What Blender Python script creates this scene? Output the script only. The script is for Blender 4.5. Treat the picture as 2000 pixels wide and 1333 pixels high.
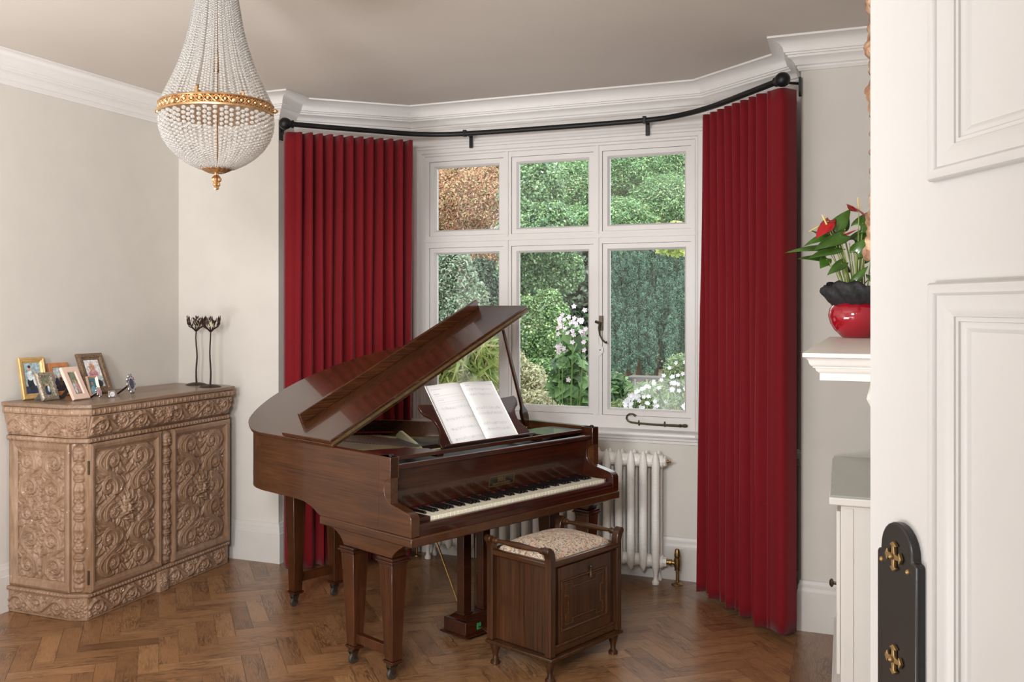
import bpy, bmesh, math, random
import numpy as np
from mathutils import Vector, Matrix

for _o in list(bpy.data.objects):
    bpy.data.objects.remove(_o)
C = bpy.context.scene.collection
SC = bpy.context.scene
PI = math.pi
rnd = random.Random(7)
nrs = np.random.RandomState(11)

# ------------------------------------------------------------------ camera, world, lights, exposure
CAM_H = 1.6
cam_d = bpy.data.cameras.new('camera')
cam = bpy.data.objects.new('camera', cam_d)
C.objects.link(cam)
cam.location = (0, 0, CAM_H)
cam.rotation_euler = (PI / 2, 0, math.atan2(1840, 4380))
cam_d.sensor_width = 36
cam_d.lens = 1840 * 36 / 2000
cam_d.shift_x = 0.06
cam_d.shift_y = -0.03325
cam_d.clip_start = 0.05
cam_d.clip_end = 300
SC.camera = cam

W = bpy.data.worlds.new('overcast_sky')
SC.world = W
W.use_nodes = True
wn = W.node_tree
wn.nodes.clear()
wo = wn.nodes.new('ShaderNodeOutputWorld')
bg = wn.nodes.new('ShaderNodeBackground')
bg.inputs['Color'].default_value = (0.93, 0.965, 1.0, 1)
bg.inputs['Strength'].default_value = 3.0
wn.links.new(bg.outputs[0], wo.inputs[0])

def lamp(name, kind, loc, energy, color=(1, 1, 1), size=1.0, size_y=None, target=None, angle=None):
    d = bpy.data.lights.new(name, kind)
    d.energy = energy
    d.color = color
    if kind == 'AREA':
        d.shape = 'RECTANGLE'
        d.size = size
        d.size_y = size_y or size
    if angle is not None:
        d.angle = angle
    o = bpy.data.objects.new(name, d)
    C.objects.link(o)
    o.location = loc
    if target is not None:
        v = Vector(target) - Vector(loc)
        o.rotation_euler = v.to_track_quat('-Z', 'Y').to_euler()
    return o

lamp('sun', 'SUN', (0, 0, 20), 3.4, (1.0, 0.96, 0.9), target=(-6, 12, 0), angle=0.35)
lamp('side_bounce', 'AREA', (-3.0, 0.7, 0.35), 108, (0.975, 0.99, 1.0), 1.7, 1.4, target=(-2.8, 1.0, 2.9))
lamp('rear_bounce', 'AREA', (-1.5, -0.6, 0.5), 20, (0.975, 0.99, 1.0), 2.0, 0.9, target=(-1.3, 0.3, 2.9))
flash = lamp('flash', 'SPOT', (-1.45, -1.0, 2.1), 500, (0.975, 0.99, 1.0), target=(-1.65, 5.0, 1.5))
flash.data.spot_size = math.radians(82)
flash.data.spot_blend = 0.45
flash.data.shadow_soft_size = 0.4
flash2 = lamp('flash_right', 'SPOT', (-0.35, -0.45, 2.3), 470, (0.975, 0.99, 1.0), target=(-3.4, 3.7, 0.9))
flash2.data.spot_size = math.radians(80)
flash2.data.spot_blend = 0.6
flash2.data.shadow_soft_size = 0.3

SC.view_settings.view_transform = 'Standard'
SC.view_settings.look = 'None'
SC.view_settings.gamma = 1.0
SC.view_settings.use_curve_mapping = False
SC.view_settings.exposure = 0.0
SC.cycles.use_denoising = True
SC.cycles.max_bounces = 10
SC.cycles.transparent_max_bounces = 24
SC.cycles.sample_clamp_indirect = 6

# ------------------------------------------------------------------ materials
def lin(c):
    return tuple((x / 12.92 if x <= 0.04045 else ((x + 0.055) / 1.055) ** 2.4) for x in c)

def rgb(r, g, b):
    return lin((r / 255., g / 255., b / 255.)) + (1.0,)

def newmat(name):
    m = bpy.data.materials.new(name)
    m.use_nodes = True
    nt = m.node_tree
    b = nt.nodes['Principled BSDF']
    return m, nt, b

def setp(b, **k):
    for a, v in k.items():
        b.inputs[a.replace('_', ' ')].default_value = v

def add_bump(nt, b, height_out, strength=0.3, dist=0.002):
    bp = nt.nodes.new('ShaderNodeBump')
    bp.inputs['Strength'].default_value = strength
    bp.inputs['Distance'].default_value = dist
    nt.links.new(height_out, bp.inputs['Height'])
    nt.links.new(bp.outputs[0], b.inputs['Normal'])

def coords(nt, scale=(1, 1, 1), rot=(0, 0, 0), kind='Object'):
    tc = nt.nodes.new('ShaderNodeTexCoord')
    mp = nt.nodes.new('ShaderNodeMapping')
    mp.inputs['Scale'].default_value = scale
    mp.inputs['Rotation'].default_value = rot
    nt.links.new(tc.outputs[kind], mp.inputs[0])
    return mp.outputs[0]

def noise(nt, vec, scale=5, detail=4, rough=0.55, dist=0.0):
    n = nt.nodes.new('ShaderNodeTexNoise')
    n.inputs['Scale'].default_value = scale
    n.inputs['Detail'].default_value = detail
    n.inputs['Roughness'].default_value = rough
    n.inputs['Distortion'].default_value = dist
    if vec is not None:
        nt.links.new(vec, n.inputs['Vector'])
    return n.outputs['Fac']

def ramp(nt, fac, stops):
    r = nt.nodes.new('ShaderNodeValToRGB')
    el = r.color_ramp.elements
    while len(el) < len(stops):
        el.new(0.5)
    for e, (p, c) in zip(el, stops):
        e.position = p
        e.color = c if len(c) == 4 else tuple(c) + (1,)
    nt.links.new(fac, r.inputs[0])
    return r.outputs[0]

def mixc(nt, fac, a, b, mode='MIX'):
    m = nt.nodes.new('ShaderNodeMix')
    m.data_type = 'RGBA'
    m.blend_type = mode
    for s, v in ((0, fac), (6, a), (7, b)):
        if hasattr(v, 'is_linked') or hasattr(v, 'links'):
            nt.links.new(v, m.inputs[s])
        else:
            m.inputs[s].default_value = v
    return m.outputs[2]

def plain(name, col, rough=0.5, metal=0.0, coat=0.0, var=0.04, nscale=6, bump=0.0, bscale=60, spec=0.5, **kw):
    m, nt, b = newmat(name)
    v = coords(nt)
    f = noise(nt, v, nscale, 3)
    lo = tuple(c * (1 - var * 2) for c in col[:3]) + (1,)
    hi = tuple(min(1, c * (1 + var * 2)) for c in col[:3]) + (1,)
    nt.links.new(ramp(nt, f, [(0.3, lo), (0.7, hi)]), b.inputs['Base Color'])
    setp(b, Roughness=rough, Metallic=metal)
    b.inputs['Coat Weight'].default_value = coat
    b.inputs['Coat Roughness'].default_value = 0.08
    b.inputs['Specular IOR Level'].default_value = spec
    if bump:
        add_bump(nt, b, noise(nt, v, bscale, 3), bump, 0.002)
    for k, val in kw.items():
        b.inputs[k.replace('_', ' ')].default_value = val
    return m

def wood(name, dark, mid, light, axis=0, rough=0.25, coat=0.6, fine=1.0, band=0.5, spec=0.5, coat_r=0.05):
    m, nt, b = newmat(name)
    s = [9 * fine, 9 * fine, 9 * fine]
    s[axis] = 0.55 * fine
    v = coords(nt, tuple(s))
    f1 = noise(nt, v, 2.2, 5, 0.6, 0.6)
    s2 = [120 * fine] * 3
    s2[axis] = 3.0 * fine
    f2 = noise(nt, coords(nt, tuple(s2)), 1.0, 3, 0.7)
    s3 = [1.6, 1.6, 1.6]
    f3 = noise(nt, coords(nt, tuple(s3)), 1.5, 2, 0.5)
    c1 = ramp(nt, f1, [(0.28, dark), (0.5, mid), (0.75, light)])
    c2 = mixc(nt, 0.55, c1, ramp(nt, f2, [(0.3, dark), (0.65, light)]), 'MIX')
    c3 = mixc(nt, band, c2, ramp(nt, f3, [(0.35, (0.55, 0.55, 0.55, 1)), (0.65, (1.15, 1.1, 1.05, 1))]), 'MULTIPLY')
    nt.links.new(c3, b.inputs['Base Color'])
    setp(b, Roughness=rough)
    b.inputs['Coat Weight'].default_value = coat
    b.inputs['Coat Roughness'].default_value = coat_r
    b.inputs['Specular IOR Level'].default_value = spec
    add_bump(nt, b, f2, 0.08, 0.001)
    return m

M = {}
M['wall'] = plain('wall_paint', rgb(208, 202, 194), 0.85, var=0.01, bump=0.05, bscale=180, spec=0.2)
M['ceiling'] = plain('ceiling_paint', rgb(208, 199, 190), 0.9, var=0.012, nscale=2, spec=0.15)
M['trim'] = plain('white_gloss_paint', rgb(214, 209, 205), 0.38, var=0.008, bump=0.02, bscale=90)
M['cornice'] = plain('cornice_paint', rgb(222, 218, 214), 0.6, var=0.008)
M['base'] = plain('baseboard_paint', rgb(207, 202, 196), 0.4, var=0.01)
M['doorp'] = plain('door_paint', rgb(196, 193, 190), 0.4, var=0.008, bump=0.03, bscale=40)
M['mantel'] = plain('mantel_paint', rgb(224, 219, 213), 0.35, var=0.008)
M['mahog'] = wood('mahogany', rgb(26, 8, 3), rgb(50, 19, 8), rgb(72, 32, 14), 0, 0.3, 0.5, spec=0.35)
M['mahog_v'] = wood('mahogany_leg', rgb(30, 12, 4), rgb(55, 26, 10), rgb(82, 43, 18), 2, 0.3, 0.4, spec=0.4)
M['mahog_side'] = wood('mahogany_case', rgb(40, 20, 8), rgb(68, 38, 17), rgb(90, 53, 26), 1, 0.32, 0.35, spec=0.4)
M['mahog_lid'] = wood('mahogany_lid', rgb(30, 12, 4), rgb(60, 30, 12), rgb(92, 51, 24), 0, 0.26, 0.55, spec=0.5, coat_r=0.04)
M['stool'] = wood('stool_oak', rgb(20, 8, 3), rgb(48, 25, 10), rgb(80, 46, 20), 2, 0.34, 0.35, spec=0.4)
M['stoolh'] = wood('stool_oak_rail', rgb(22, 10, 4), rgb(54, 29, 12), rgb(88, 52, 23), 1, 0.32, 0.4, spec=0.4)
M['ivory'] = plain('ivory_keys', rgb(236, 229, 205), 0.3, coat=0.4, var=0.02)
M['ebony'] = plain('ebony_keys', rgb(16, 14, 14), 0.25, coat=0.4)
M['plate'] = plain('bronzed_iron', rgb(190, 178, 96), 0.38, metal=0.55, var=0.05)
M['plate_dull'] = plain('dull_bronzed_iron', rgb(176, 166, 128), 0.45, metal=0.3, var=0.05)
M['steel'] = plain('steel_wire', rgb(190, 186, 180), 0.3, metal=0.9)
M['redfelt'] = plain('red_felt', rgb(190, 40, 60), 0.9, var=0.08, nscale=60)
M['greenfelt'] = plain('green_felt', rgb(30, 120, 70), 0.9)
M['soundboard'] = plain('spruce', rgb(120, 92, 50), 0.5)
M['brass'] = plain('aged_brass', rgb(146, 116, 72), 0.36, metal=0.95, var=0.1, nscale=30)
M['gold'] = plain('gilt_bronze', rgb(198, 158, 114), 0.36, metal=0.92, var=0.12, nscale=60)
M['bronze'] = plain('dark_bronze', rgb(88, 76, 60), 0.4, metal=0.85, var=0.1, nscale=40)
M['iron'] = plain('black_iron', rgb(20, 20, 20), 0.45, metal=0.3, var=0.1)
M['candle_iron'] = plain('rusty_brown_iron', rgb(58, 38, 30), 0.5, metal=0.5, var=0.2, nscale=80)
M['radiator'] = plain('radiator_enamel', rgb(222, 215, 205), 0.4, var=0.01)
M['paper'] = plain('paper', rgb(250, 250, 250), 0.7, var=0.004)
M['ink'] = plain('printed_ink', rgb(206, 206, 210), 0.8)
M['blackplate'] = plain('ebonised_plate', rgb(16, 12, 10), 0.4, coat=0.2)
M['rubber'] = plain('dark_caster_wheel', rgb(60, 52, 46), 0.6, metal=0.3)

def glass_mat():
    m = bpy.data.materials.new('window_glass')
    m.use_nodes = True
    nt = m.node_tree
    nt.nodes.clear()
    out = nt.nodes.new('ShaderNodeOutputMaterial')
    tr = nt.nodes.new('ShaderNodeBsdfTransparent')
    tr.inputs[0].default_value = (0.97, 0.985, 0.98, 1)
    gl = nt.nodes.new('ShaderNodeBsdfGlossy')
    gl.inputs['Roughness'].default_value = 0.02
    fr = nt.nodes.new('ShaderNodeFresnel')
    fr.inputs[0].default_value = 1.45
    mx = nt.nodes.new('ShaderNodeMixShader')
    nt.links.new(fr.outputs[0], mx.inputs[0])
    nt.links.new(tr.outputs[0], mx.inputs[1])
    nt.links.new(gl.outputs[0], mx.inputs[2])
    nt.links.new(mx.outputs[0], out.inputs[0])
    return m
M['glass'] = glass_mat()

def bead_mat():
    m, nt, b = newmat('crystal_beads')
    setp(b, Roughness=0.04)
    b.inputs['Base Color'].default_value = rgb(246, 244, 240)
    b.inputs['Transmission Weight'].default_value = 0.8
    b.inputs['IOR'].default_value = 1.5
    b.inputs['Specular IOR Level'].default_value = 0.9
    return m
M['bead'] = bead_mat()

def curtain_mat():
    m = bpy.data.materials.new('crimson_curtain_cloth')
    m.use_nodes = True
    nt = m.node_tree
    nt.nodes.clear()
    out = nt.nodes.new('ShaderNodeOutputMaterial')
    b = nt.nodes.new('ShaderNodeBsdfPrincipled')
    v = coords(nt, (40, 40, 900))
    f = noise(nt, v, 1.0, 3, 0.7)
    c = ramp(nt, f, [(0.3, rgb(108, 11, 19)), (0.7, rgb(138, 17, 28))])
    nt.links.new(c, b.inputs['Base Color'])
    setp(b, Roughness=0.75)
    b.inputs['Sheen Weight'].default_value = 0.15
    b.inputs['Specular IOR Level'].default_value = 0.2
    t = nt.nodes.new('ShaderNodeBsdfTranslucent')
    t.inputs[0].default_value = rgb(176, 28, 36)
    mx = nt.nodes.new('ShaderNodeMixShader')
    mx.inputs[0].default_value = 0.22
    nt.links.new(b.outputs[0], mx.inputs[1])
    nt.links.new(t.outputs[0], mx.inputs[2])
    nt.links.new(mx.outputs[0], out.inputs[0])
    add_bump(nt, b, f, 0.25, 0.001)
    return m
M['curtain'] = curtain_mat()

def floor_mat(name='oak_parquet'):
    m, nt, b = newmat(name)
    uv = nt.nodes.new('ShaderNodeUVMap')
    uv.uv_map = 'UVMap'
    at = nt.nodes.new('ShaderNodeAttribute')
    at.attribute_name = 'tone'
    mp = nt.nodes.new('ShaderNodeMapping')
    mp.inputs['Scale'].default_value = (2.2, 22, 1)
    nt.links.new(uv.outputs[0], mp.inputs[0])
    f1 = noise(nt, mp.outputs[0], 1.6, 3, 0.5, 1.2)
    wv = nt.nodes.new('ShaderNodeMath')
    wv.operation = 'MULTIPLY'
    wv.inputs[1].default_value = 42
    nt.links.new(f1, wv.inputs[0])
    sn = nt.nodes.new('ShaderNodeMath')
    sn.operation = 'SINE'
    nt.links.new(wv.outputs[0], sn.inputs[0])
    mp2 = nt.nodes.new('ShaderNodeMapping')
    mp2.inputs['Scale'].default_value = (14, 420, 1)
    nt.links.new(uv.outputs[0], mp2.inputs[0])
    f2 = noise(nt, mp2.outputs[0], 1.0, 3, 0.7)
    mp3 = nt.nodes.new('ShaderNodeMapping')
    mp3.inputs['Scale'].default_value = (3, 8, 1)
    nt.links.new(uv.outputs[0], mp3.inputs[0])
    f3 = noise(nt, mp3.outputs[0], 1.0, 3, 0.6)
    base = ramp(nt, at.outputs['Fac'], [(0.0, rgb(112, 78, 50)), (0.35, rgb(136, 97, 63)), (0.7, rgb(147, 107, 71)), (1.0, rgb(160, 120, 82))])
    g = ramp(nt, sn.outputs[0], [(0.0, (0.40, 0.38, 0.38, 1)), (0.4, (1, 1, 1, 1))])
    g3 = ramp(nt, f3, [(0.42, (0, 0, 0, 1)), (0.62, (1, 1, 1, 1))])
    gg = mixc(nt, g3, (1, 1, 1, 1), g)
    c = mixc(nt, 0.9, base, gg, 'MULTIPLY')
    h = ramp(nt, f2, [(0.35, (0.72, 0.7, 0.68, 1)), (0.6, (1.06, 1.04, 1.02, 1))])
    c = mixc(nt, 0.8, c, h, 'MULTIPLY')
    nt.links.new(c, b.inputs['Base Color'])
    rr = ramp(nt, f2, [(0.3, (0.42, 0.42, 0.42, 1)), (0.7, (0.3, 0.3, 0.3, 1))])
    nt.links.new(rr, b.inputs['Roughness'])
    b.inputs['Coat Weight'].default_value = 0.25
    b.inputs['Coat Roughness'].default_value = 0.2
    add_bump(nt, b, f2, 0.12, 0.001)
    return m
M['floor'] = floor_mat()

def lime_wood():
    m, nt, b = newmat('limed_pine')
    v = coords(nt)
    f = noise(nt, v, 5, 5, 0.6)
    f2 = noise(nt, coords(nt, (60, 60, 8)), 1, 4, 0.6)
    f3 = noise(nt, v, 42, 4, 0.6)
    f4 = noise(nt, v, 1.3, 2)
    c = ramp(nt, f, [(0.3, rgb(112, 83, 60)), (0.5, rgb(146, 114, 88)), (0.72, rgb(180, 150, 126))])
    c = mixc(nt, 0.4, c, ramp(nt, f2, [(0.3, rgb(104, 75, 52)), (0.7, rgb(190, 162, 140))]))
    c = mixc(nt, ramp(nt, f4, [(0.38, (0, 0, 0, 1)), (0.6, (1, 1, 1, 1))]), c, mixc(nt, 0.5, c, rgb(112, 78, 50)))
    c = mixc(nt, ramp(nt, f3, [(0.69, (0, 0, 0, 1)), (0.73, (1, 1, 1, 1))]), c, rgb(226, 214, 200))
    nt.links.new(c, b.inputs['Base Color'])
    setp(b, Roughness=0.5)
    add_bump(nt, b, f2, 0.15, 0.001)
    return m
M['lime'] = lime_wood()
M['lime_top'] = wood('limed_pine_top', rgb(96, 74, 56), rgb(132, 106, 84), rgb(158, 132, 108), 1, 0.4, 0.2, band=0.3)

def tapestry():
    m, nt, b = newmat('floral_tapestry')
    v = coords(nt, (1, 1, 1))
    vo = nt.nodes.new('ShaderNodeTexVoronoi')
    vo.inputs['Scale'].default_value = 165
    nz = nt.nodes.new('ShaderNodeTexNoise')
    nz.inputs['Scale'].default_value = 30
    nt.links.new(v, nz.inputs['Vector'])
    ad = nt.nodes.new('ShaderNodeMixRGB')
    ad.blend_type = 'ADD'
    ad.inputs[0].default_value = 0.06
    nt.links.new(v, ad.inputs[1])
    nt.links.new(nz.outputs['Color'], ad.inputs[2])
    nt.links.new(ad.outputs[0], vo.inputs['Vector'])
    sp = nt.nodes.new('ShaderNodeSeparateColor')
    nt.links.new(vo.outputs['Color'], sp.inputs[0])
    r = nt.nodes.new('ShaderNodeValToRGB')
    r.color_ramp.interpolation = 'CONSTANT'
    cols = [(0.0, rgb(188, 175, 156)), (0.27, rgb(96, 98, 94)), (0.38, rgb(190, 142, 126)), (0.49, rgb(200, 188, 170)),
            (0.64, rgb(198, 164, 138)), (0.73, rgb(122, 120, 108)), (0.83, rgb(204, 180, 134)), (0.92, rgb(176, 118, 106))]
    el = r.color_ramp.elements
    while len(el) < len(cols):
        el.new(0.5)
    for e, (p, c) in zip(el, cols):
        e.position = p
        e.color = c
    nt.links.new(sp.outputs[0], r.inputs[0])
    nt.links.new(r.outputs[0], b.inputs['Base Color'])
    setp(b, Roughness=0.85)
    add_bump(nt, b, noise(nt, v, 400, 2), 0.3, 0.001)
    return m
M['tapestry'] = tapestry()

def leafm(name, rough=0.45, trans=0.3):
    m = bpy.data.materials.new(name)
    m.use_nodes = True
    nt = m.node_tree
    nt.nodes.clear()
    out = nt.nodes.new('ShaderNodeOutputMaterial')
    b = nt.nodes.new('ShaderNodeBsdfPrincipled')
    at = nt.nodes.new('ShaderNodeAttribute')
    at.attribute_name = 'Col'
    nt.links.new(at.outputs['Color'], b.inputs['Base Color'])
    setp(b, Roughness=rough)
    t = nt.nodes.new('ShaderNodeBsdfTranslucent')
    nt.links.new(at.outputs['Color'], t.inputs[0])
    mx = nt.nodes.new('ShaderNodeMixShader')
    mx.inputs[0].default_value = trans
    nt.links.new(b.outputs[0], mx.inputs[1])
    nt.links.new(t.outputs[0], mx.inputs[2])
    nt.links.new(mx.outputs[0], out.inputs[0])
    return m
M['leaf'] = leafm('foliage')
M['bark'] = plain('bark', rgb(86, 68, 52), 0.9, var=0.2, nscale=12, bump=0.6, bscale=30)

# ------------------------------------------------------------------ mesh helpers
class MB:
    def __init__(self):
        self.v = []
        self.f = []
        self.m = []
        self.mi = 0
    def add(self, vs, fs):
        o = len(self.v)
        self.v += [tuple(p) for p in vs]
        self.f += [tuple(i + o for i in f) for f in fs]
        self.m += [self.mi] * len(fs)
        return self
    def box(self, x0, x1, y0, y1, z0, z1):
        vs = [(x0, y0, z0), (x1, y0, z0), (x1, y1, z0), (x0, y1, z0), (x0, y0, z1), (x1, y0, z1), (x1, y1, z1), (x0, y1, z1)]
        return self.add(vs, [(3, 2, 1, 0), (4, 5, 6, 7), (0, 1, 5, 4), (1, 2, 6, 5), (2, 3, 7, 6), (3, 0, 4, 7)])
    def frustum(self, c0, w0, d0, c1, w1, d1):
        vs = []
        for c, w, d in ((c0, w0, d0), (c1, w1, d1)):
            for sx, sy in ((-1, -1), (1, -1), (1, 1), (-1, 1)):
                vs.append((c[0] + sx * w / 2, c[1] + sy * d / 2, c[2]))
        return self.add(vs, [(3, 2, 1, 0), (4, 5, 6, 7), (0, 1, 5, 4), (1, 2, 6, 5), (2, 3, 7, 6), (3, 0, 4, 7)])
    def prism(self, poly, h0, h1, fn=None):
        """poly in (a,b), extruded c from h0 to h1; fn(a,b,c)->xyz"""
        fn = fn or (lambda a, b, c: (a, b, c))
        n = len(poly)
        vs = [fn(a, b, h0) for a, b in poly] + [fn(a, b, h1) for a, b in poly]
        fs = [tuple(range(n - 1, -1, -1)), tuple(range(n, 2 * n))]
        fs += [(i, (i + 1) % n, n + (i + 1) % n, n + i) for i in range(n)]
        return self.add(vs, fs)
    def tube(self, pts, r, seg=8, cap=True, flat=1.0):
        pts = [Vector(p) for p in pts]
        n = len(pts)
        rs = r if isinstance(r, (list, tuple)) else [r] * n
        vs = []
        up = None
        for i, p in enumerate(pts):
            t = (pts[min(i + 1, n - 1)] - pts[max(i - 1, 0)])
            if t.length < 1e-9:
                t = Vector((0, 0, 1))
            t.normalize()
            if up is None:
                up = Vector((0, 0, 1)) if abs(t.z) < 0.9 else Vector((1, 0, 0))
            a = t.cross(up)
            if a.length < 1e-6:
                a = t.cross(Vector((1, 0, 0)))
            a.normalize()
            b = a.cross(t).normalized()
            up = b
            for k in range(seg):
                th = 2 * PI * k / seg
                vs.append(p + a * (rs[i] * math.cos(th)) + b * (rs[i] * flat * math.sin(th)))
        fs = []
        for i in range(n - 1):
            for k in range(seg):
                k2 = (k + 1) % seg
                fs.append((i * seg + k, i * seg + k2, (i + 1) * seg + k2, (i + 1) * seg + k))
        if cap:
            fs.append(tuple(range(seg - 1, -1, -1)))
            fs.append(tuple((n - 1) * seg + k for k in range(seg)))
        return self.add(vs, fs)
    def lathe(self, prof, c=(0, 0, 0), seg=24, fn=None, a0=0.0, a1=2 * PI, lobes=0, lobe_amp=0.0):
        """prof: (r,z) list"""
        full = abs(a1 - a0 - 2 * PI) < 1e-6
        ns = seg if full else seg + 1
        vs = []
        for (r, z) in prof:
            for k in range(ns):
                th = a0 + (a1 - a0) * k / seg
                rr = r * (1 + lobe_amp * math.cos(lobes * th)) if lobes else r
                p = (c[0] + rr * math.cos(th), c[1] + rr * math.sin(th), c[2] + z)
                vs.append(fn(*p) if fn else p)
        fs = []
        for i in range(len(prof) - 1):
            for k in range(seg if full else seg):
                k2 = (k + 1) % ns if full else k + 1
                fs.append((i * ns + k, i * ns + k2, (i + 1) * ns + k2, (i + 1) * ns + k))
        if full:
            if prof[0][0] > 1e-5:
                fs.append(tuple(range(ns - 1, -1, -1)))
            if prof[-1][0] > 1e-5:
                fs.append(tuple((len(prof) - 1) * ns + k for k in range(ns)))
        return self.add(vs, fs)
    def sphere(self, c, r, seg=12, rings=8, s=(1, 1, 1)):
        vs = [(c[0], c[1], c[2] - r * s[2])]
        for i in range(1, rings):
            ph = -PI / 2 + PI * i / rings
            for k in range(seg):
                th = 2 * PI * k / seg
                vs.append((c[0] + r * s[0] * math.cos(ph) * math.cos(th), c[1] + r * s[1] * math.cos(ph) * math.sin(th), c[2] + r * s[2] * math.sin(ph)))
        vs.append((c[0], c[1], c[2] + r * s[2]))
        fs = []
        for k in range(seg):
            fs.append((0, 1 + (k + 1) % seg, 1 + k))
        for i in range(rings - 2):
            for k in range(seg):
                k2 = (k + 1) % seg
                a = 1 + i * seg
                fs.append((a + k, a + k2, a + seg + k2, a + seg + k))
        last = len(vs) - 1
        a = 1 + (rings - 2) * seg
        for k in range(seg):
            fs.append((a + k, a + (k + 1) % seg, last))
        return self.add(vs, fs)
    def sweep(self, path, prof, fn=None, closed=False, caps=True):
        """path (a,b); prof (offset to the LEFT of travel, c); mitred"""
        fn = fn or (lambda a, b, c: (a, b, c))
        n = len(path)
        P = [Vector(p) for p in path]
        rows = []
        for i in range(n):
            if closed:
                d0 = (P[i] - P[i - 1]).normalized()
                d1 = (P[(i + 1) % n] - P[i]).normalized()
            else:
                d0 = (P[i] - P[i - 1]).normalized() if i > 0 else None
                d1 = (P[i + 1] - P[i]).normalized() if i < n - 1 else None
                d0 = d0 or d1
                d1 = d1 or d0
            n0 = Vector((-d0.y, d0.x))
            n1 = Vector((-d1.y, d1.x))
            mt = (n0 + n1)
            mt.normalize()
            k = 1.0 / max(0.2, mt.dot(n1))
            rows.append([fn(P[i].x + mt.x * k * o, P[i].y + mt.y * k * o, c) for (o, c) in prof])
        m = len(prof)
        vs = [p for r in rows for p in r]
        fs = []
        for i in range(n if closed else n - 1):
            j = (i + 1) % n
            for k in range(m):
                k2 = (k + 1) % m
                fs.append((i * m + k, j * m + k, j * m + k2, i * m + k2))
        if caps and not closed:
            fs.append(tuple(range(m)))
            fs.append(tuple((n - 1) * m + k for k in range(m - 1, -1, -1)))
        return self.add(vs, fs)
    def build(self, name, mat, parent=None, smooth=30, bevel=0.0, seg=2, mats=None):
        me = bpy.data.meshes.new(name)
        me.from_pydata(self.v, [], self.f)
        bm = bmesh.new()
        bm.from_mesh(me)
        bmesh.ops.remove_doubles(bm, verts=bm.verts, dist=1e-6)
        bmesh.ops.recalc_face_normals(bm, faces=bm.faces)
        if smooth:
            lim = math.radians(smooth)
            for f in bm.faces:
                f.smooth = True
            for e in bm.edges:
                if len(e.link_faces) == 2:
                    try:
                        if e.calc_face_angle() > lim:
                            e.smooth = False
                    except ValueError:
                        pass
        bm.to_mesh(me)
        bm.free()
        if mats:
            for mm in mats:
                me.materials.append(mm)
            if len(me.polygons) == len(self.m):
                me.polygons.foreach_set('material_index', self.m)
        else:
            me.materials.append(mat)
        o = bpy.data.objects.new(name, me)
        C.objects.link(o)
        if parent is not None:
            o.parent = parent
        if bevel:
            md = o.modifiers.new('bevel', 'BEVEL')
            md.width = bevel
            md.segments = seg
            md.limit_method = 'ANGLE'
            md.angle_limit = math.radians(40)
            md.harden_normals = False
        return o

def tag(o, label=None, cat=None, group=None, kind=None):
    if label: o['label'] = label
    if cat: o['category'] = cat
    if group: o['group'] = group
    if kind: o['kind'] = kind
    return o

def struct(o):
    o['kind'] = 'structure'
    return o

def thing(name, label, cat, loc=(0, 0, 0), rz=0.0, group=None):
    o = bpy.data.objects.new(name, None)
    o.empty_display_size = 0.1
    C.objects.link(o)
    o.location = loc
    o.rotation_euler = (0, 0, rz)
    return tag(o, label, cat, group)

def dup(o, parent=None):
    c = o.copy()
    C.objects.link(c)
    c.parent = parent
    for ch in list(o.children):
        dup(ch, c)
    return c

def raw_mesh(name, V, F, mat, parent=None, smooth=False, cols=None):
    """V (n,3) array, F (m,k) array"""
    me = bpy.data.meshes.new(name)
    V = np.ascontiguousarray(V, dtype=np.float32)
    F = np.ascontiguousarray(F, dtype=np.int32)
    m, k = F.shape
    me.vertices.add(len(V))
    me.vertices.foreach_set('co', V.ravel())
    me.loops.add(m * k)
    me.loops.foreach_set('vertex_index', F.ravel())
    me.polygons.add(m)
    me.polygons.foreach_set('loop_start', np.arange(0, m * k, k, dtype=np.int32))
    me.polygons.foreach_set('loop_total', np.full(m, k, dtype=np.int32))
    if smooth:
        me.polygons.foreach_set('use_smooth', np.ones(m, dtype=bool))
    me.update(calc_edges=True)
    me.validate()
    if cols is not None:
        ca = me.color_attributes.new('Col', 'FLOAT_COLOR', 'POINT')
        c4 = np.ones((len(V), 4), dtype=np.float32)
        c4[:, :3] = cols
        ca.data.foreach_set('color', c4.ravel())
    me.materials.append(mat)
    o = bpy.data.objects.new(name, me)
    C.objects.link(o)
    if parent is not None:
        o.parent = parent
    return o
# ------------------------------------------------------------------ room shell
ZC = 2.92          # ceiling
XL, YB, YP, XR = -4.04, 5.01, 4.98, 0.62
bay = [(-3.27, YB), (-3.27, 5.19), (-2.69, 5.72), (-0.76, 5.72), (-0.207, 5.23), (-0.207, YP)]
low = [(-3.27, 5.06), (-2.655, 5.62), (-0.795, 5.62), (-0.207, 5.10)]
SILL = 0.855

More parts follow.
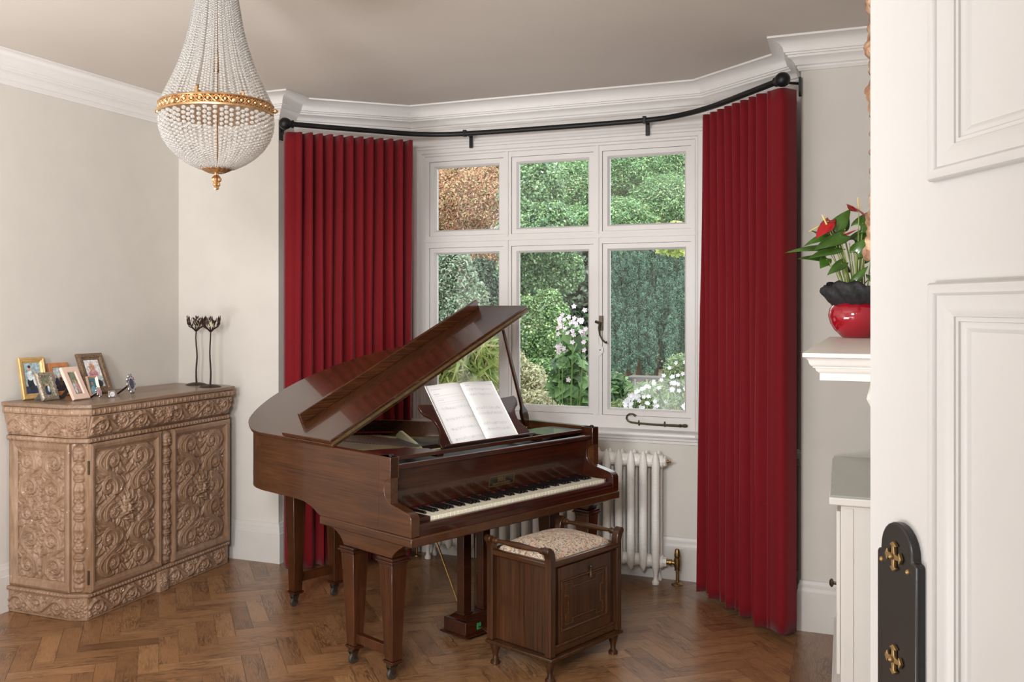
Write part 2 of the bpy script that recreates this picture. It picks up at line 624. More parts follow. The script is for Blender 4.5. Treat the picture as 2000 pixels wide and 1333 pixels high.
def herringbone():
    Lp, Wp = 0.36, 0.09
    ang = math.radians(40)
    e1 = np.array([math.cos(ang), math.sin(ang)])
    e2 = np.array([-math.sin(ang), math.cos(ang)])
    V, F, UV, T = [], [], [], []
    n = int(Lp / Wp)
    def plank(x, y, w, h, horiz):
        g = 0.0007
        cs = [(x + g, y + g), (x + w - g, y + g), (x + w - g, y + h - g), (x + g, y + h - g)]
        P = [e1 * a + e2 * b for a, b in cs]
        c = sum(P) / 4
        if not (-4.6 < c[0] < 1.4 and -2.2 < c[1] < 6.2):
            return
        o = len(V)
        for p in P:
            V.append((p[0], p[1], 0.0))
        F.append((o, o + 1, o + 2, o + 3))
        u0, v0 = rnd.random() * 50, rnd.random() * 50
        if horiz:
            UV.extend([(u0, v0), (u0 + w, v0), (u0 + w, v0 + h), (u0, v0 + h)])
        else:
            UV.extend([(u0, v0), (u0, v0 + w), (u0 + h, v0 + w), (u0 + h, v0)])
        t = min(1, max(0, rnd.gauss(0.6, 0.19)))
        T.extend([t] * 4)
    # herringbone in units of Wp: horizontal n x 1 planks at (i + k, k...), repeat 2n
    R = 80
    for k in range(-R, R):
        for j in range(-R // 2, R // 2):
            # horizontal plank
            plank((k + 2 * n * j) * Wp, k * Wp, Lp, Wp, True)
            # vertical plank starts right of the horizontal one
            plank((k + n + 2 * n * j) * Wp, (k - n + 1) * Wp, Wp, Lp, False)
    # sub-floor below the joints
    o = len(V)
    V.extend([(-5, -2.5, -0.003), (1.6, -2.5, -0.003), (1.6, 6.4, -0.003), (-5, 6.4, -0.003)])
    F.append((o, o + 1, o + 2, o + 3))
    UV.extend([(0, 0), (1, 0), (1, 1), (0, 1)])
    T.extend([0.0] * 4)
    ob = raw_mesh('floor', np.array(V), np.array(F), M['floor'])
    me = ob.data
    uvl = me.uv_layers.new(name='UVMap')
    uvl.data.foreach_set('uv', np.array(UV, dtype=np.float32).ravel())
    a = me.attributes.new('tone', 'FLOAT', 'POINT')
    a.data.foreach_set('value', np.array(T, dtype=np.float32))
    struct(ob)
herringbone()

def border_planks():
    V, F, UV, T = [], [], [], []
    def q(x0, x1, y0, y1, along_y, t):
        o = len(V)
        V.extend([(x0, y0, 0.0012), (x1, y0, 0.0012), (x1, y1, 0.0012), (x0, y1, 0.0012)])
        F.append((o, o + 1, o + 2, o + 3))
        u0, v0 = rnd.random() * 50, rnd.random() * 50
        if along_y:
            UV.extend([(u0, v0), (u0, v0 + x1 - x0), (u0 + y1 - y0, v0 + x1 - x0), (u0 + y1 - y0, v0)])
        else:
            UV.extend([(u0, v0), (u0 + x1 - x0, v0), (u0 + x1 - x0, v0 + y1 - y0), (u0, v0 + y1 - y0)])
        T.extend([t] * 4)
    y = 0.5
    while y < 4.9:
        q(-0.142, 0.0, y, min(4.95, y + 0.9) - 0.001, True, rnd.uniform(0.1, 0.5))
        y += 0.9
    y = 0.5
    while y < 4.88:
        q(-0.225, -0.144, y, min(4.9, y + 0.3) - 0.001, rnd.random() < 0.5, rnd.uniform(0.1, 0.6))
        y += 0.3
    ob = raw_mesh('trim_1', np.array(V), np.array(F), M['floor'])
    me = ob.data
    uvl = me.uv_layers.new(name='UVMap')
    uvl.data.foreach_set('uv', np.array(UV, dtype=np.float32).ravel())
    a = me.attributes.new('tone', 'FLOAT', 'POINT')
    a.data.foreach_set('value', np.array(T, dtype=np.float32))
    struct(ob)
border_planks()

b = MB(); b.box(-4.4, 1.2, -1.2, 6.1, ZC, ZC + 0.2); struct(b.build('ceiling', M['ceiling'], smooth=0))
def xl(y): return XL - (YB - y) * 0.030
b = MB(); b.prism([(xl(-1.2), -1.2), (XL, YB), (XL, YB + 0.3), (XL - 0.5, YB + 0.3), (XL - 0.5, -1.2)], -0.1, ZC); struct(b.build('wall_left', M['wall'], smooth=0))
b = MB(); b.prism([(XL, YB), (-3.27, YB), (-3.27, 5.19), (-3.47, 5.35), (XL, 5.35)], -0.1, ZC); struct(b.build('wall_back_left', M['wall'], smooth=0))
b = MB(); b.prism([(-0.207, YP), (XR, YP), (XR, 5.35), (-0.05, 5.35), (-0.207, 5.23)], -0.1, ZC); struct(b.build('wall_back_right', M['wall'], smooth=0))
b = MB(); b.box(XR, XR + 0.25, -1.2, 5.35, -0.1, ZC); struct(b.build('wall_right', M['wall'], smooth=0))
b = MB(); b.box(XL - 0.3, XR + 0.25, -1.5, -1.2, -0.1, ZC); struct(b.build('wall_front', M['wall'], smooth=0))
# chimney breast
b = MB(); b.box(0.112, XR - 0.001, 2.35, 3.90, 0, ZC); struct(b.build('wall_chimney', M['wall'], smooth=0))

# window wall: centre opening and two canted openings
def wall_with_opening(name, p0, p1, o0, o1, z0, z1, thick=0.22):
    """p0->p1 along inner face (outside lies to the left of travel), opening between distances o0..o1, heights z0..z1"""
    p0, p1 = Vector(p0), Vector(p1)
    d = (p1 - p0); L = d.length; d.normalize()
    nrm = Vector((-d.y, d.x))
    def fn(a, bb, c):
        q = p0 + d * a + nrm * bb
        return (q.x, q.y, c)
    b = MB()
    b.prism([(0, 0), (L, 0), (L, thick), (0, thick)], z1, ZC, fn)
    b.prism([(0, 0), (o0, 0), (o0, thick), (0, thick)], z0, z1, fn)
    b.prism([(o1, 0), (L, 0), (L, thick), (o1, thick)], z0, z1, fn)
    struct(b.build(name, M['trim'], smooth=0))
    return fn, L
fc, Lc = wall_with_opening('wall_bay', (-2.69, 5.72), (-0.76, 5.72), 0.10, 1.865, SILL, 2.60)
fl, Ll = wall_with_opening('wall_bay_left', (-3.27, 5.19), (-2.69, 5.72), 0.10, 0.70, SILL, 2.60)
fr_, Lr = wall_with_opening('wall_bay_right', (-0.76, 5.72), (-0.207, 5.23), 0.08, 0.62, SILL, 2.60)
# low wall beneath the windows with its sill
b = MB()
b.prism(low + [(-0.207, 5.5), (-0.70, 5.95), (-2.75, 5.95), (-3.27, 5.5)], -0.1, SILL - 0.003)
struct(b.build('wall_dado', M['wall'], smooth=0))
prof = [(-0.16, -0.004), (0.028, -0.004), (0.038, -0.010), (0.040, -0.022), (0.034, -0.033), (0.016, -0.036), (0.016, -0.05), (0.010, -0.056), (0.010, -0.07), (-0.01, -0.076), (-0.16, -0.03)]
b = MB(); b.sweep(low[::-1], [(o, SILL + 0.008 + c) for o, c in prof]); struct(b.build('trim_sill', M['trim']))

# cornice (travel so that room lies to the left)
cor = [(0.0, -0.150), (0.010, -0.150), (0.014, -0.142), (0.018, -0.138), (0.018, -0.128), (0.026, -0.124), (0.030, -0.112), (0.042, -0.098), (0.060, -0.090),
       (0.060, -0.080), (0.068, -0.078), (0.070, -0.070), (0.077, -0.068), (0.078, -0.060), (0.082, -0.046), (0.094, -0.030), (0.112, -0.018), (0.136, -0.011), (0.150, -0.010), (0.150, 0.0), (0.0, 0.0)]
room_path = [(XR, 3.91), (XR, YP)] + bay[::-1] + [(XL, YB), (xl(-1.2), -1.2)]
b = MB(); b.sweep(room_path, [(o, ZC - 0.0005 + c) for o, c in cor]); struct(b.build('trim_cornice', M['cornice']))
# baseboards
bp = [(0, 0), (0.022, 0), (0.022, 0.185), (0.018, 0.19), (0.018, 0.198), (0.014, 0.206), (0.014, 0.222), (0.008, 0.232), (0.006, 0.246), (0, 0.25)]
def baseboard(name, path):
    b = MB(); b.sweep(path, bp); struct(b.build(name, M['base']))
baseboard('baseboard_left', [(XL, 5.0), (xl(-1.2), -1.2)])
baseboard('baseboard_back_left', [low[0], (-3.27, YB), (XL, YB)])
baseboard('baseboard_bay', [(-0.210, 5.103), low[2], low[1], (-3.267, 5.063)])
baseboard('baseboard_back_right', [(-0.04, YP), (-0.207, YP), (-0.207, 5.10)])

# ------------------------------------------------------------------ windows
def window(name, fn, X0, X1, cols, z_top, rows, inner_open):
    """fn(a, depth, z); a along the wall. rows: list of (z0,z1); cols list of (a0,a1) sash extents"""
    root = bpy.data.objects.new(name, None); C.objects.link(root); struct(root)
    # casing: stepped architrave around the opening, sides and head
    b = MB()
    st = [(0, 0.0), (0, -0.030), (-0.012, -0.034), (-0.020, -0.026), (-0.032, -0.026), (-0.036, -0.018), (-0.058, -0.018), (-0.064, -0.010), (-0.075, -0.008), (-0.080, 0.0)]
    def cf(a, z, c):
        return fn(a, c, z)
    a0, a1 = inner_open
    b.sweep([(a0 - 0.075, SILL), (a0 - 0.075, z_top + 0.075), (a1 + 0.075, z_top + 0.075), (a1 + 0.075, SILL)], [(o, c) for o, c in st], cf)
    b.build('casing', M['trim'], root)
    # fixed frame with mullions and transom
    b = MB()
    def bar(x0, x1, zz0, zz1, y0=0.0, y1=0.09):
        vs = [fn(x, y, z) for z in (zz0, zz1) for (x, y) in ((x0, y0), (x1, y0), (x1, y1), (x0, y1))]
        b.add(vs, [(3, 2, 1, 0), (4, 5, 6, 7), (0, 1, 5, 4), (1, 2, 6, 5), (2, 3, 7, 6), (3, 0, 4, 7)])
    zb = rows[0][0]
    bar(a0 - 0.001, cols[0][0], SILL, z_top)
    bar(cols[-1][1], a1 + 0.001, SILL, z_top)
    for (c0, c1), (d0, d1) in zip(cols[:-1], cols[1:]):
        bar(c1, d0, SILL, z_top)
        m = (c1 + d0) / 2
        bar(m - 0.008, m + 0.008, rows[0][0], z_top - 0.002, -0.008, 0.0004)
    bar(a0, a1, SILL + 0.001, rows[0][0], 0.0008, 0.0892)
    bar(a0, a1, rows[0][1], rows[1][0], 0.0008, 0.0892)
    bar(a0 + 0.001, a1 - 0.001, rows[1][0] - 0.040, rows[1][0] - 0.018, -0.0085, 0.0003)
    bar(a0, a1, rows[1][1], z_top - 0.001, 0.0008, 0.0892)
    b.build('window_frame', M['trim'], root)
    for (zz0, zz1) in rows:
        for (c0, c1) in cols:
            s = MB()
            sp = [(0.0, 0.012), (0.0, 0.06), (-0.040, 0.06), (-0.040, 0.032), (-0.036, 0.026), (-0.033, 0.018), (-0.029, 0.012)]
            e = 0.0015
            s.sweep([(c0 + e, zz0 + e), (c0 + e, zz1 - e), (c1 - e, zz1 - e), (c1 - e, zz0 + e)], sp, cf, closed=True)
            so = s.build('sash', M['trim'], root)
            g = MB()
            vs = [fn(x, y, z) for z in (zz0 + 0.035, zz1 - 0.035) for (x, y) in ((c0 + 0.035, 0.044), (c1 - 0.035, 0.044), (c1 - 0.035, 0.047), (c0 + 0.035, 0.047))]
            g.add(vs, [(3, 2, 1, 0), (4, 5, 6, 7), (0, 1, 5, 4), (1, 2, 6, 5), (2, 3, 7, 6), (3, 0, 4, 7)])
            g.build('pane', M['glass'], so, smooth=0)
    return root
def sc(x):   # window measurements: distance along the centre wall
    return x * 1.016 + 2.69
W1 = window('window_1', fc, -2.69, -0.76, [(sc(-2.517), sc(-2.003)), (sc(-1.95), sc(-1.420)), (sc(-1.368), sc(-0.838))], 2.60,
            [(0.935, 1.991), (2.068, 2.563)], (0.10, 1.865))
window('window_2', fl, 0, 0, [(0.13, 0.67)], 2.60, [(0.935, 1.991), (2.068, 2.563)], (0.10, 0.70))
window('window_3', fr_, 0, 0, [(0.11, 0.59)], 2.60, [(0.935, 1.991), (2.068, 2.563)], (0.08, 0.62))

# window furniture
def w1(px, z, y):   # px: x on centre wall
    return (px, y, z)
ft = thing('casement_fastener', 'small curled bronze fastener on the left edge of the right lower casement', 'window fastener', (-1.395, 5.72, 1.50))
b = MB(); b.box(-0.012, 0.012, -0.012, 0.012, -0.045, 0.045); b.build('back_plate', M['bronze'], ft, bevel=0.002)
b = MB()
b.tube([(-0.03, -0.02, 0.01), (0.0, -0.03, 0.0), (-0.005, -0.035, -0.03), (0.0, -0.035, -0.07), (0.015, -0.036, -0.10), (0.035, -0.036, -0.118), (0.048, -0.036, -0.115)], [0.009, 0.010, 0.007, 0.005, 0.005, 0.006, 0.010], 10)
b.tube([(0, 0, 0), (0, -0.032, 0)], 0.006, 8)
b.build('handle', M['bronze'], ft)
fp = thing('casement_fastener', 'small white keep plate below the curled fastener on the right casement', 'keep plate', (-1.400, 5.72, 1.335))
b = MB(); b.prism([(-0.02, 0.035), (0.0, 0.035), (0.02, 0.012), (0.02, -0.012), (0.0, -0.035), (-0.02, -0.035)], 0.006, 0.0135, lambda a, z, c: (a, -c + 0.006, z)); b.build('back_plate', M['trim'], fp)
b = MB(); b.sphere((0.0, -0.008, 0), 0.004); b.build('screw', M['bronze'], fp)
stay = thing('casement_stay', 'bronze casement stay with curled tail lying along the right window sill rail', 'window stay', (-1.26, 5.705, 0.895))
b = MB()
pts = [(0.055 + 0.030 * math.cos(t), 0, 0.030 + 0.026 * math.sin(t)) for t in [0.5, 1.2, 1.9, 2.6, 3.3, 4.0, 4.6]]
pts += [(0.09, 0, 0.0), (0.2, 0, -0.004), (0.34, 0, -0.004)]
b.tube(pts, [0.008, 0.005, 0.005, 0.005, 0.006, 0.006, 0.006, 0.006, 0.007, 0.008], 8)
b.tube([(0.33, 0, -0.004), (0.35, 0, -0.004), (0.355, 0, -0.004), (0.375, 0, -0.003), (0.38, 0, -0.003), (0.39, 0, -0.003)], [0.006, 0.011, 0.007, 0.011, 0.011, 0.006], 8)
b.build('bar', M['bronze'], stay)
for x in (0.10, 0.255):
    p = MB(); p.tube([(x, 0.012, -0.012), (x, 0.0, 0.0), (x, 0, 0.018)], [0.006, 0.005, 0.003], 8); p.build('pin', M['bronze'], stay)

# ------------------------------------------------------------------ door in the foreground
yaw = math.atan2(1840, 4380)
CR = Vector((math.cos(yaw), math.sin(yaw), 0))       # camera right
CF = Vector((-math.sin(yaw), math.cos(yaw), 0))      # camera forward
D0 = 1.05
DA = CR * 0.4457 * D0 + CF * D0                       # far (closing) edge of the open door on the floor
DD = (-CF + CR * 0.06).normalized()                   # along the door towards the hinge
DN = Vector((-DD.y, DD.x, 0))
if DN.dot(-CR) < 0: DN = -DN                          # face normal, towards the camera axis
def dfn(a, z, c):
    p = DA + DD * a + DN * c
    return (p.x, p.y, z)
door1 = bpy.data.objects.new('door_1', None); C.objects.link(door1); struct(door1)
DW = 0.80
b = MB()
# leaf with two recessed panels: build rails and stiles, plus panels
panels = [(0.130, DW - 0.115, 1.7265, 2.06), (0.130, DW - 0.115, 0.30, 1.6195)]
def dbox(b, a0, a1, z0, z1, c0, c1):
    vs = [dfn(a, z, c) for z in (z0, z1) for (a, c) in ((a0, c0), (a1, c0), (a1, c1), (a0, c1))]
    b.add(vs, [(3, 2, 1, 0), (4, 5, 6, 7), (0, 1, 5, 4), (1, 2, 6, 5), (2, 3, 7, 6), (3, 0, 4, 7)])
T0, T1 = -0.045, 0.0
dbox(b, 0, 0.130, 0.01, 2.15, T0, T1)
dbox(b, DW - 0.115, DW, 0.01, 2.15, T0, T1)
for z0, z1 in ((0.01, 0.30), (1.6195, 1.7265), (2.06, 2.15)):
    dbox(b, 0.130, DW - 0.115, z0, z1, T0, T1)
b.build('door_leaf', M['doorp'], door1, smooth=0)
for (a0, a1, z0, z1) in panels:
    b = MB(); dbox(b, a0 - 0.002, a1 + 0.002, z0 - 0.002, z1 + 0.002, -0.035, -0.007); b.build('door_panel', M['doorp'], door1, smooth=0)
    pr_ = [(0.004, -0.013), (0.004, 0.006), (0.002, 0.0095), (-0.002, 0.0105), (-0.006, 0.0095), (-0.008, 0.0075), (-0.0085, 0.0060), (-0.012, 0.0062), (-0.019, 0.0050), (-0.026, 0.0022), (-0.0285, 0.0012), (-0.029, -0.0005), (-0.033, -0.0005), (-0.0335, -0.0025), (-0.038, -0.0035), (-0.0405, -0.0052), (-0.043, -0.0070), (-0.043, -0.013)]
    b = MB(); b.sweep([(a0, z0), (a0, z1), (a1, z1), (a1, z0)], pr_, dfn, closed=True); b.build('panel_moulding', M['doorp'], door1)
# lock plate
zt = 1.376
lp = bpy.data.objects.new('lock_plate', None); C.objects.link(lp); lp.parent = door1
ca = 0.0715
b = MB()
wv = 0.0385
shape = [(ca - wv, 0.85), (ca - wv, zt - 0.038), (ca - wv + 0.003, zt - 0.034), (ca - 0.031, zt - 0.034)]
for i in range(0, 13):
    t = PI - PI * i / 12
    shape.append((ca + 0.031 * math.cos(t), zt - 0.031 + 0.031 * math.sin(t)))
shape += [(ca + 0.031, zt - 0.034), (ca + wv - 0.003, zt - 0.034), (ca + wv, zt - 0.038), (ca + wv, 0.85)]
b.prism(shape, 0.0, 0.010, dfn)
o = b.build('finger_plate', M['blackplate'], lp, bevel=0.003)
def cross(zc):
    b = MB()
    pts = []
    r0, r1 = 0.0036, 0.0150
    for k in range(4):
        a = PI / 2 * k
        for (dr, da) in ((r0 * 1.2, -0.785), (r1 * 0.72, -0.22), (r1 * 0.86, -0.52), (r1 * 0.93, -0.28), (r1 * 1.05, 0.0), (r1 * 0.93, 0.28), (r1 * 0.86, 0.52), (r1 * 0.72, 0.22)):
            pts.append((ca + dr * math.cos(a + da), zc + dr * math.sin(a + da)))
    b.prism(pts, 0.010, 0.014, dfn)
    b.sphere(dfn(ca, zc, 0.015), 0.0032)
    o = b.build('cross_ornament', M['gold2'], lp, bevel=0.0008)
M['gold2'] = plain('brass_studs', rgb(150, 124, 84), 0.4, metal=0.8)
cross(zt - 0.035)
cross(zt - 0.142)
for da, dz in ((-0.0275, -0.045), (0.0235, -0.045)):
    b = MB(); b.sphere(dfn(ca + da, zt + dz, 0.0098), 0.0032, s=(1, 1, 1)); b.build('screw', M['gold2'], lp)

# ------------------------------------------------------------------ right side: mantel, alcove cupboard, mirror frame
mt = thing('mantel_shelf', 'white moulded mantel shelf under the red potted plant', 'mantel shelf', (0.0, 3.2, 0))
b = MB()
# near end at 2.32 deep, far end 3.6 deep; edge converges slightly
nx, ny = -0.100, 2.474; fx, fy = -0.059, 3.88
ZM = 1.4865
path = [(0.111, fy), (fx, fy), (nx, ny), (0.111, ny)]
prof = [(0.0005, -0.0005), (0.0, -0.010), (0.004, -0.0112), (0.009, -0.014), (0.013, -0.020), (0.015, -0.027), (0.019, -0.032), (0.023, -0.034), (0.023, -0.037), (0.028, -0.038), (0.030, -0.044), (0.035, -0.049), (0.038, -0.051), (0.038, -0.0685), (0.07, -0.069), (0.07, -0.005)]
b.sweep(path, [(o, ZM + c) for o, c in prof], lambda a, bb, c: (a, bb - 3.2, c))
b.prism([(0.110, fy - 0.0005 - 3.2), (fx + 0.0005, fy - 0.0005 - 3.2), (nx + 0.0005, ny + 0.0005 - 3.2), (0.110, ny + 0.0005 - 3.2)], ZM - 0.009, ZM)
b.build('shelf', M['mantel'], mt)
b = MB(); b.tube([(0.085, -0.52, 1.405), (0.083, -0.52, 1.385), (0.075, -0.52, 1.36), (0.082, -0.52, 1.335), (0.092, -0.52, 1.32)], [0.03, 0.03, 0.028, 0.02, 0.012], 10); b.build('corbel', M['mantel'], mt)

cb = thing('alcove_cupboard', 'white panelled alcove cupboard with glass top beneath the mantel shelf', 'cupboard', (0.25, 4.45, 0))
b = MB(); b.box(-0.27, 0.36, -0.50, 0.507, 0.0, 0.835); b.build('body', M['mantel'], cb, bevel=0.002)
b = MB()
b.sweep([(-0.27, 0.507), (-0.27, -0.50), (0.36, -0.50)], [(-o, c) for o, c in [(0, 0), (0.035, 0.0), (0.035, 0.085), (0.028, 0.09), (0.026, 0.105), (0.014, 0.112), (0.012, 0.125), (0.0, 0.13)]]); b.build('plinth', M['mantel'], cb)
b = MB()
b.box(-0.312, 0.36, -0.535, 0.507, 0.836, 0.866); b.build('worktop', M['mantel'], cb, bevel=0.005)
def grey_glass():
    m, nt, bb = newmat('grey_green_glass_top')
    bb.inputs['Base Color'].default_value = rgb(168, 172, 162)
    setp(bb, Roughness=0.08)
    bb.inputs['Coat Weight'].default_value = 0.5
    return m
b = MB(); b.box(-0.306, 0.36, -0.53, 0.507, 0.8665, 0.874); b.build('glass_top', grey_glass(), cb, bevel=0.001)
b = MB(); b.box(-0.255, -0.225, -0.504, -0.50, 0.145, 0.82); b.build('end_moulding', M['mantel'], cb, bevel=0.001)
b = MB(); b.box(-0.286, -0.271, -0.46, 0.48, 0.16, 0.80); b.build('door', M['mantel'], cb, bevel=0.003)
kn = MB(); kn.lathe([(0.004, 0), (0.004, 0.010), (0.010, 0.014), (0.011, 0.02), (0.006, 0.026), (0.0, 0.027)], (0, 0, 0), 12, lambda x, y, z: (-0.286 - z, -0.40 + x, 0.50 + y * 1.6)); kn.build('knob', M['bronze'], cb)

# gilded mirror frame on the chimney breast
def gilt():
    m, nt, bb = newmat('rubbed_gilt')
    v = coords(nt)
    f = noise(nt, v, 26, 4, 0.6)
    nt.links.new(ramp(nt, f, [(0.35, rgb(160, 112, 84)), (0.55, rgb(206, 166, 134)), (0.75, rgb(232, 208, 180))]), bb.inputs['Base Color'])
    setp(bb, Roughness=0.45, Metallic=0.35)
    add_bump(nt, bb, noise(nt, v, 90, 3), 0.5, 0.003)
    return m
M['gilt'] = gilt()
mr = thing('mirror_frame', 'ornate gilded mirror frame on the chimney breast behind the door edge', 'mirror', (0.111, 2.88, 1.695))
b = MB()
V, F = [], []
NY = 0.06
zs = np.linspace(0.0, 1.0, 101)
def silh(z):   # protrusion of the carved edge from the wall
    return 0.036 + 0.022 * math.exp(-((z - 0.93) / 0.10) ** 2) + 0.018 * math.exp(-((z - 0.72) / 0.05) ** 2) + 0.016 * math.exp(-((z - 0.56) / 0.045) ** 2) + 0.026 * math.exp(-((z - 0.035) / 0.04) ** 2) + 0.018 * math.exp(-((z - 0.13) / 0.035) ** 2) + 0.004 * math.sin(z * 90) + 0.003 * math.sin(z * 210)
rows = []
for z in zs:
    p = silh(z)
    rows.append([(-0.0, 0.0, z + 0.06), (-p * 0.6, 0.005, z + 0.06), (-p, 0.02 + 0.004 * math.sin(z * 150), z + 0.06), (-p * 0.95, 0.05, z + 0.06), (-p * 0.6, 0.08, z + 0.06), (0, 0.1, z + 0.06)])
k = 6
vs = [p for r in rows for p in r]
fs = [(i * k + j, (i + 1) * k + j, (i + 1) * k + j + 1, i * k + j + 1) for i in range(len(rows) - 1) for j in range(k - 1)]
fs += [(i * k + k - 1, (i + 1) * k + k - 1, (i + 1) * k, i * k) for i in range(len(rows) - 1)]
fs += [tuple(range(k)), tuple((len(rows) - 1) * k + j for j in range(k - 1, -1, -1))]
b.add(vs, fs)
b.add([(x, 0.62 - y, z) for x, y, z in vs], [tuple(reversed(f)) for f in fs])
b.box(-0.035, 0.0, 0.05, 0.57, 0.06, 0.14)
b.box(-0.035, 0.0, 0.05, 0.57, 0.97, 1.06)
b.build('carved_frame', M['gilt'], mr, smooth=50)
mm, nt, bb = newmat('mirror_glass'); setp(bb, Roughness=0.02, Metallic=1.0); bb.inputs['Base Color'].default_value = (0.85, 0.86, 0.86, 1)
b = MB(); b.box(-0.012, -0.002, 0.09, 0.53, 0.13, 0.98); b.build('glass', mm, mr, smooth=0)

# ------------------------------------------------------------------ curtain rod and curtains
ZR = 2.705
def smooth_path(pts, n=10):
    """Catmull-Rom through pts"""
    out = []
    P = [Vector(p) for p in pts]
    P = [P[0] * 2 - P[1]] + P + [P[-1] * 2 - P[-2]]
    for i in range(1, len(P) - 2):
        for k in range(n):
            t = k / n
            a, b_, c, d = P[i - 1], P[i], P[i + 1], P[i + 2]
            out.append(0.5 * ((2 * b_) + (c - a) * t + (2 * a - 5 * b_ + 4 * c - d) * t * t + (3 * b_ - a - 3 * c + d) * t ** 3))
    out.append(P[-2])
    return out
rod_pts = [(-3.10, 4.86), (-2.95, 5.03), (-2.70, 5.30), (-2.55, 5.45), (-2.38, 5.54), (-2.15, 5.575), (-1.7, 5.59), (-1.25, 5.59), (-1.0, 5.565), (-0.82, 5.47), (-0.66, 5.32), (-0.47, 5.08), (-0.30, 4.86)]
rp = smooth_path(rod_pts, 8)
rod = thing('curtain_rod', 'black curved curtain pole with ball finials running round the bay window', 'curtain pole', (-1.7, 5.6, ZR))
def rl(p, z=0): return (p[0] + 1.7, p[1] - 5.6, z)
b = MB(); b.tube([rl(p) for p in rp], 0.016, 12); b.build('pole', M['iron'], rod)
for e, pt in ((0, rp[0]), (1, rp[-1])):
    b = MB(); q = rl(pt)
    dr = (rp[0] - rp[1]).normalized() if e == 0 else (rp[-1] - rp[-2]).normalized()
    def ff(x, y, z, q=q, dr=dr):
        n = Vector((-dr.y, dr.x))
        return (q[0] + dr.x * z + n.x * x, q[1] + dr.y * z + n.y * x, q[2] + y)
    b.lathe([(0.018, -0.03), (0.024, -0.028), (0.024, -0.018), (0.018, -0.014), (0.027, -0.004), (0.034, 0.010), (0.0365, 0.024), (0.034, 0.038), (0.026, 0.050), (0.014, 0.058), (0.0, 0.060)], (0, 0, 0), 20, ff)
    b.build('finial', M['iron'], rod)
for px, py, wx, wy in ((-2.24, 5.57, -2.24, 5.72), (-1.10, 5.58, -1.10, 5.72)):
    b = MB(); q = rl((px, py)); w = rl((wx, wy))
    b.box(q[0] - 0.012, q[0] + 0.012, w[1] - 0.050, w[1] - 0.042, -0.075, 0.03)
    b.tube([(q[0], q[1], 0), (q[0], w[1] - 0.045, -0.0)], 0.008, 8)
    b.box(q[0] - 0.010, q[0] + 0.010, q[1] - 0.018, q[1] + 0.01, -0.02, 0.022)
    b.build('bracket', M['iron'], rod, bevel=0.002)
for q0, q1 in (((-0.315, 4.885), (-0.209, 4.965)), ((-3.085, 4.885), (-3.262, 5.035))):
    b = MB(); a, w = rl(q0), rl(q1)
    b.tube([a, w], 0.007, 8); b.box(w[0] - 0.008, w[0] + 0.004, w[1] - 0.02, w[1] + 0.02, -0.06, 0.03)
    b.build('bracket', M['iron'], rod)

def curtain(name, label, path, ncount, z_top, z_bot, flat_from=None, seed=1, amp=0.036, shift=None, flip=1):
    """path: list of xy; pleats along it; flat panel = return at one end"""
    rr = random.Random(seed)
    P = smooth_path(path, 12)
    L = [0]
    for a, c in zip(P[:-1], P[1:]): L.append(L[-1] + (c - a).length)
    T = L[-1]
    def at(s):
        s = max(0, min(T - 1e-6, s))
        for i in range(len(L) - 1):
            if L[i + 1] >= s:
                t = (s - L[i]) / (L[i + 1] - L[i])
                p = P[i].lerp(P[i + 1], t)
                d = (P[i + 1] - P[i]).normalized()
                return p, Vector((-d.y, d.x))
    nu, nv = ncount * 14, 40
    ph = [rr.uniform(-0.35, 0.35) for _ in range(ncount + 2)]
    am = [rr.uniform(0.6, 1.3) for _ in range(ncount + 2)]
    V = []
    for j in range(nv + 1):
        v = j / nv                      # 0 top
        z = z_top + (z_bot - z_top) * v
        for i in range(nu + 1):
            u = i / nu
            s = u * T
            k = u * ncount
            ki = int(min(k, ncount - 1))
            fr = k - ki
            # top: tight pinch waves; lower: softer folds with drift
            pw = math.sin(2 * PI * k)
            pw = math.copysign(abs(pw) ** 0.6, pw)
            lo = math.sin(2 * PI * (k + 0.22 * math.sin(k * 1.7 + seed) * v)) * am[ki] * 0.8 + 0.35 * math.sin(2 * PI * k * 0.5 + seed) * v
            w = min(1, v * 2.5)
            off = amp * ((1 - w) * pw + w * lo) * (1 + 0.25 * v)
            if flat_from is not None:
                fade = max(0.0, min(1.0, (flat_from - u) / 0.05)) if flip > 0 else max(0.0, min(1.0, (u - flat_from) / 0.05))
                off *= fade
            p, n = at(s)
            q = p + n * off
            dx, dy = shift if shift else (0, 0)
            V.append((q.x + dx * v, q.y + dy * v, z + 0.004 * math.sin(k * 3) * v))
    F = []
    for j in range(nv):
        for i in range(nu):
            a = j * (nu + 1) + i
            F.append((a, a + 1, a + nu + 2, a + nu + 1))
    V = np.array(V)
    o = raw_mesh(name, V, np.array(F), M['curtain'], smooth=True)
    md = o.modifiers.new('cloth_thickness', 'SOLIDIFY'); md.thickness = 0.003
    return tag(o, label, 'curtain')
curtain('curtain', 'crimson pleated curtain at the left end of the bay, behind the grand piano',
        [(-3.18, 4.93), (-3.12, 4.86), (-3.06, 4.88), (-2.95, 5.01), (-2.75, 5.22), (-2.59, 5.38), (-2.54, 5.42)], 14, 2.655, 0.025, flat_from=0.17, seed=3, flip=-1)
curtain('curtain', 'crimson pleated curtain at the right end of the bay, beside the pier',
        [(-0.735, 5.36), (-0.66, 5.28), (-0.52, 5.09), (-0.40, 4.94), (-0.33, 4.83), (-0.28, 4.80), (-0.225, 4.87)], 11, 2.655, 0.025, flat_from=0.80, seed=5, flip=1)
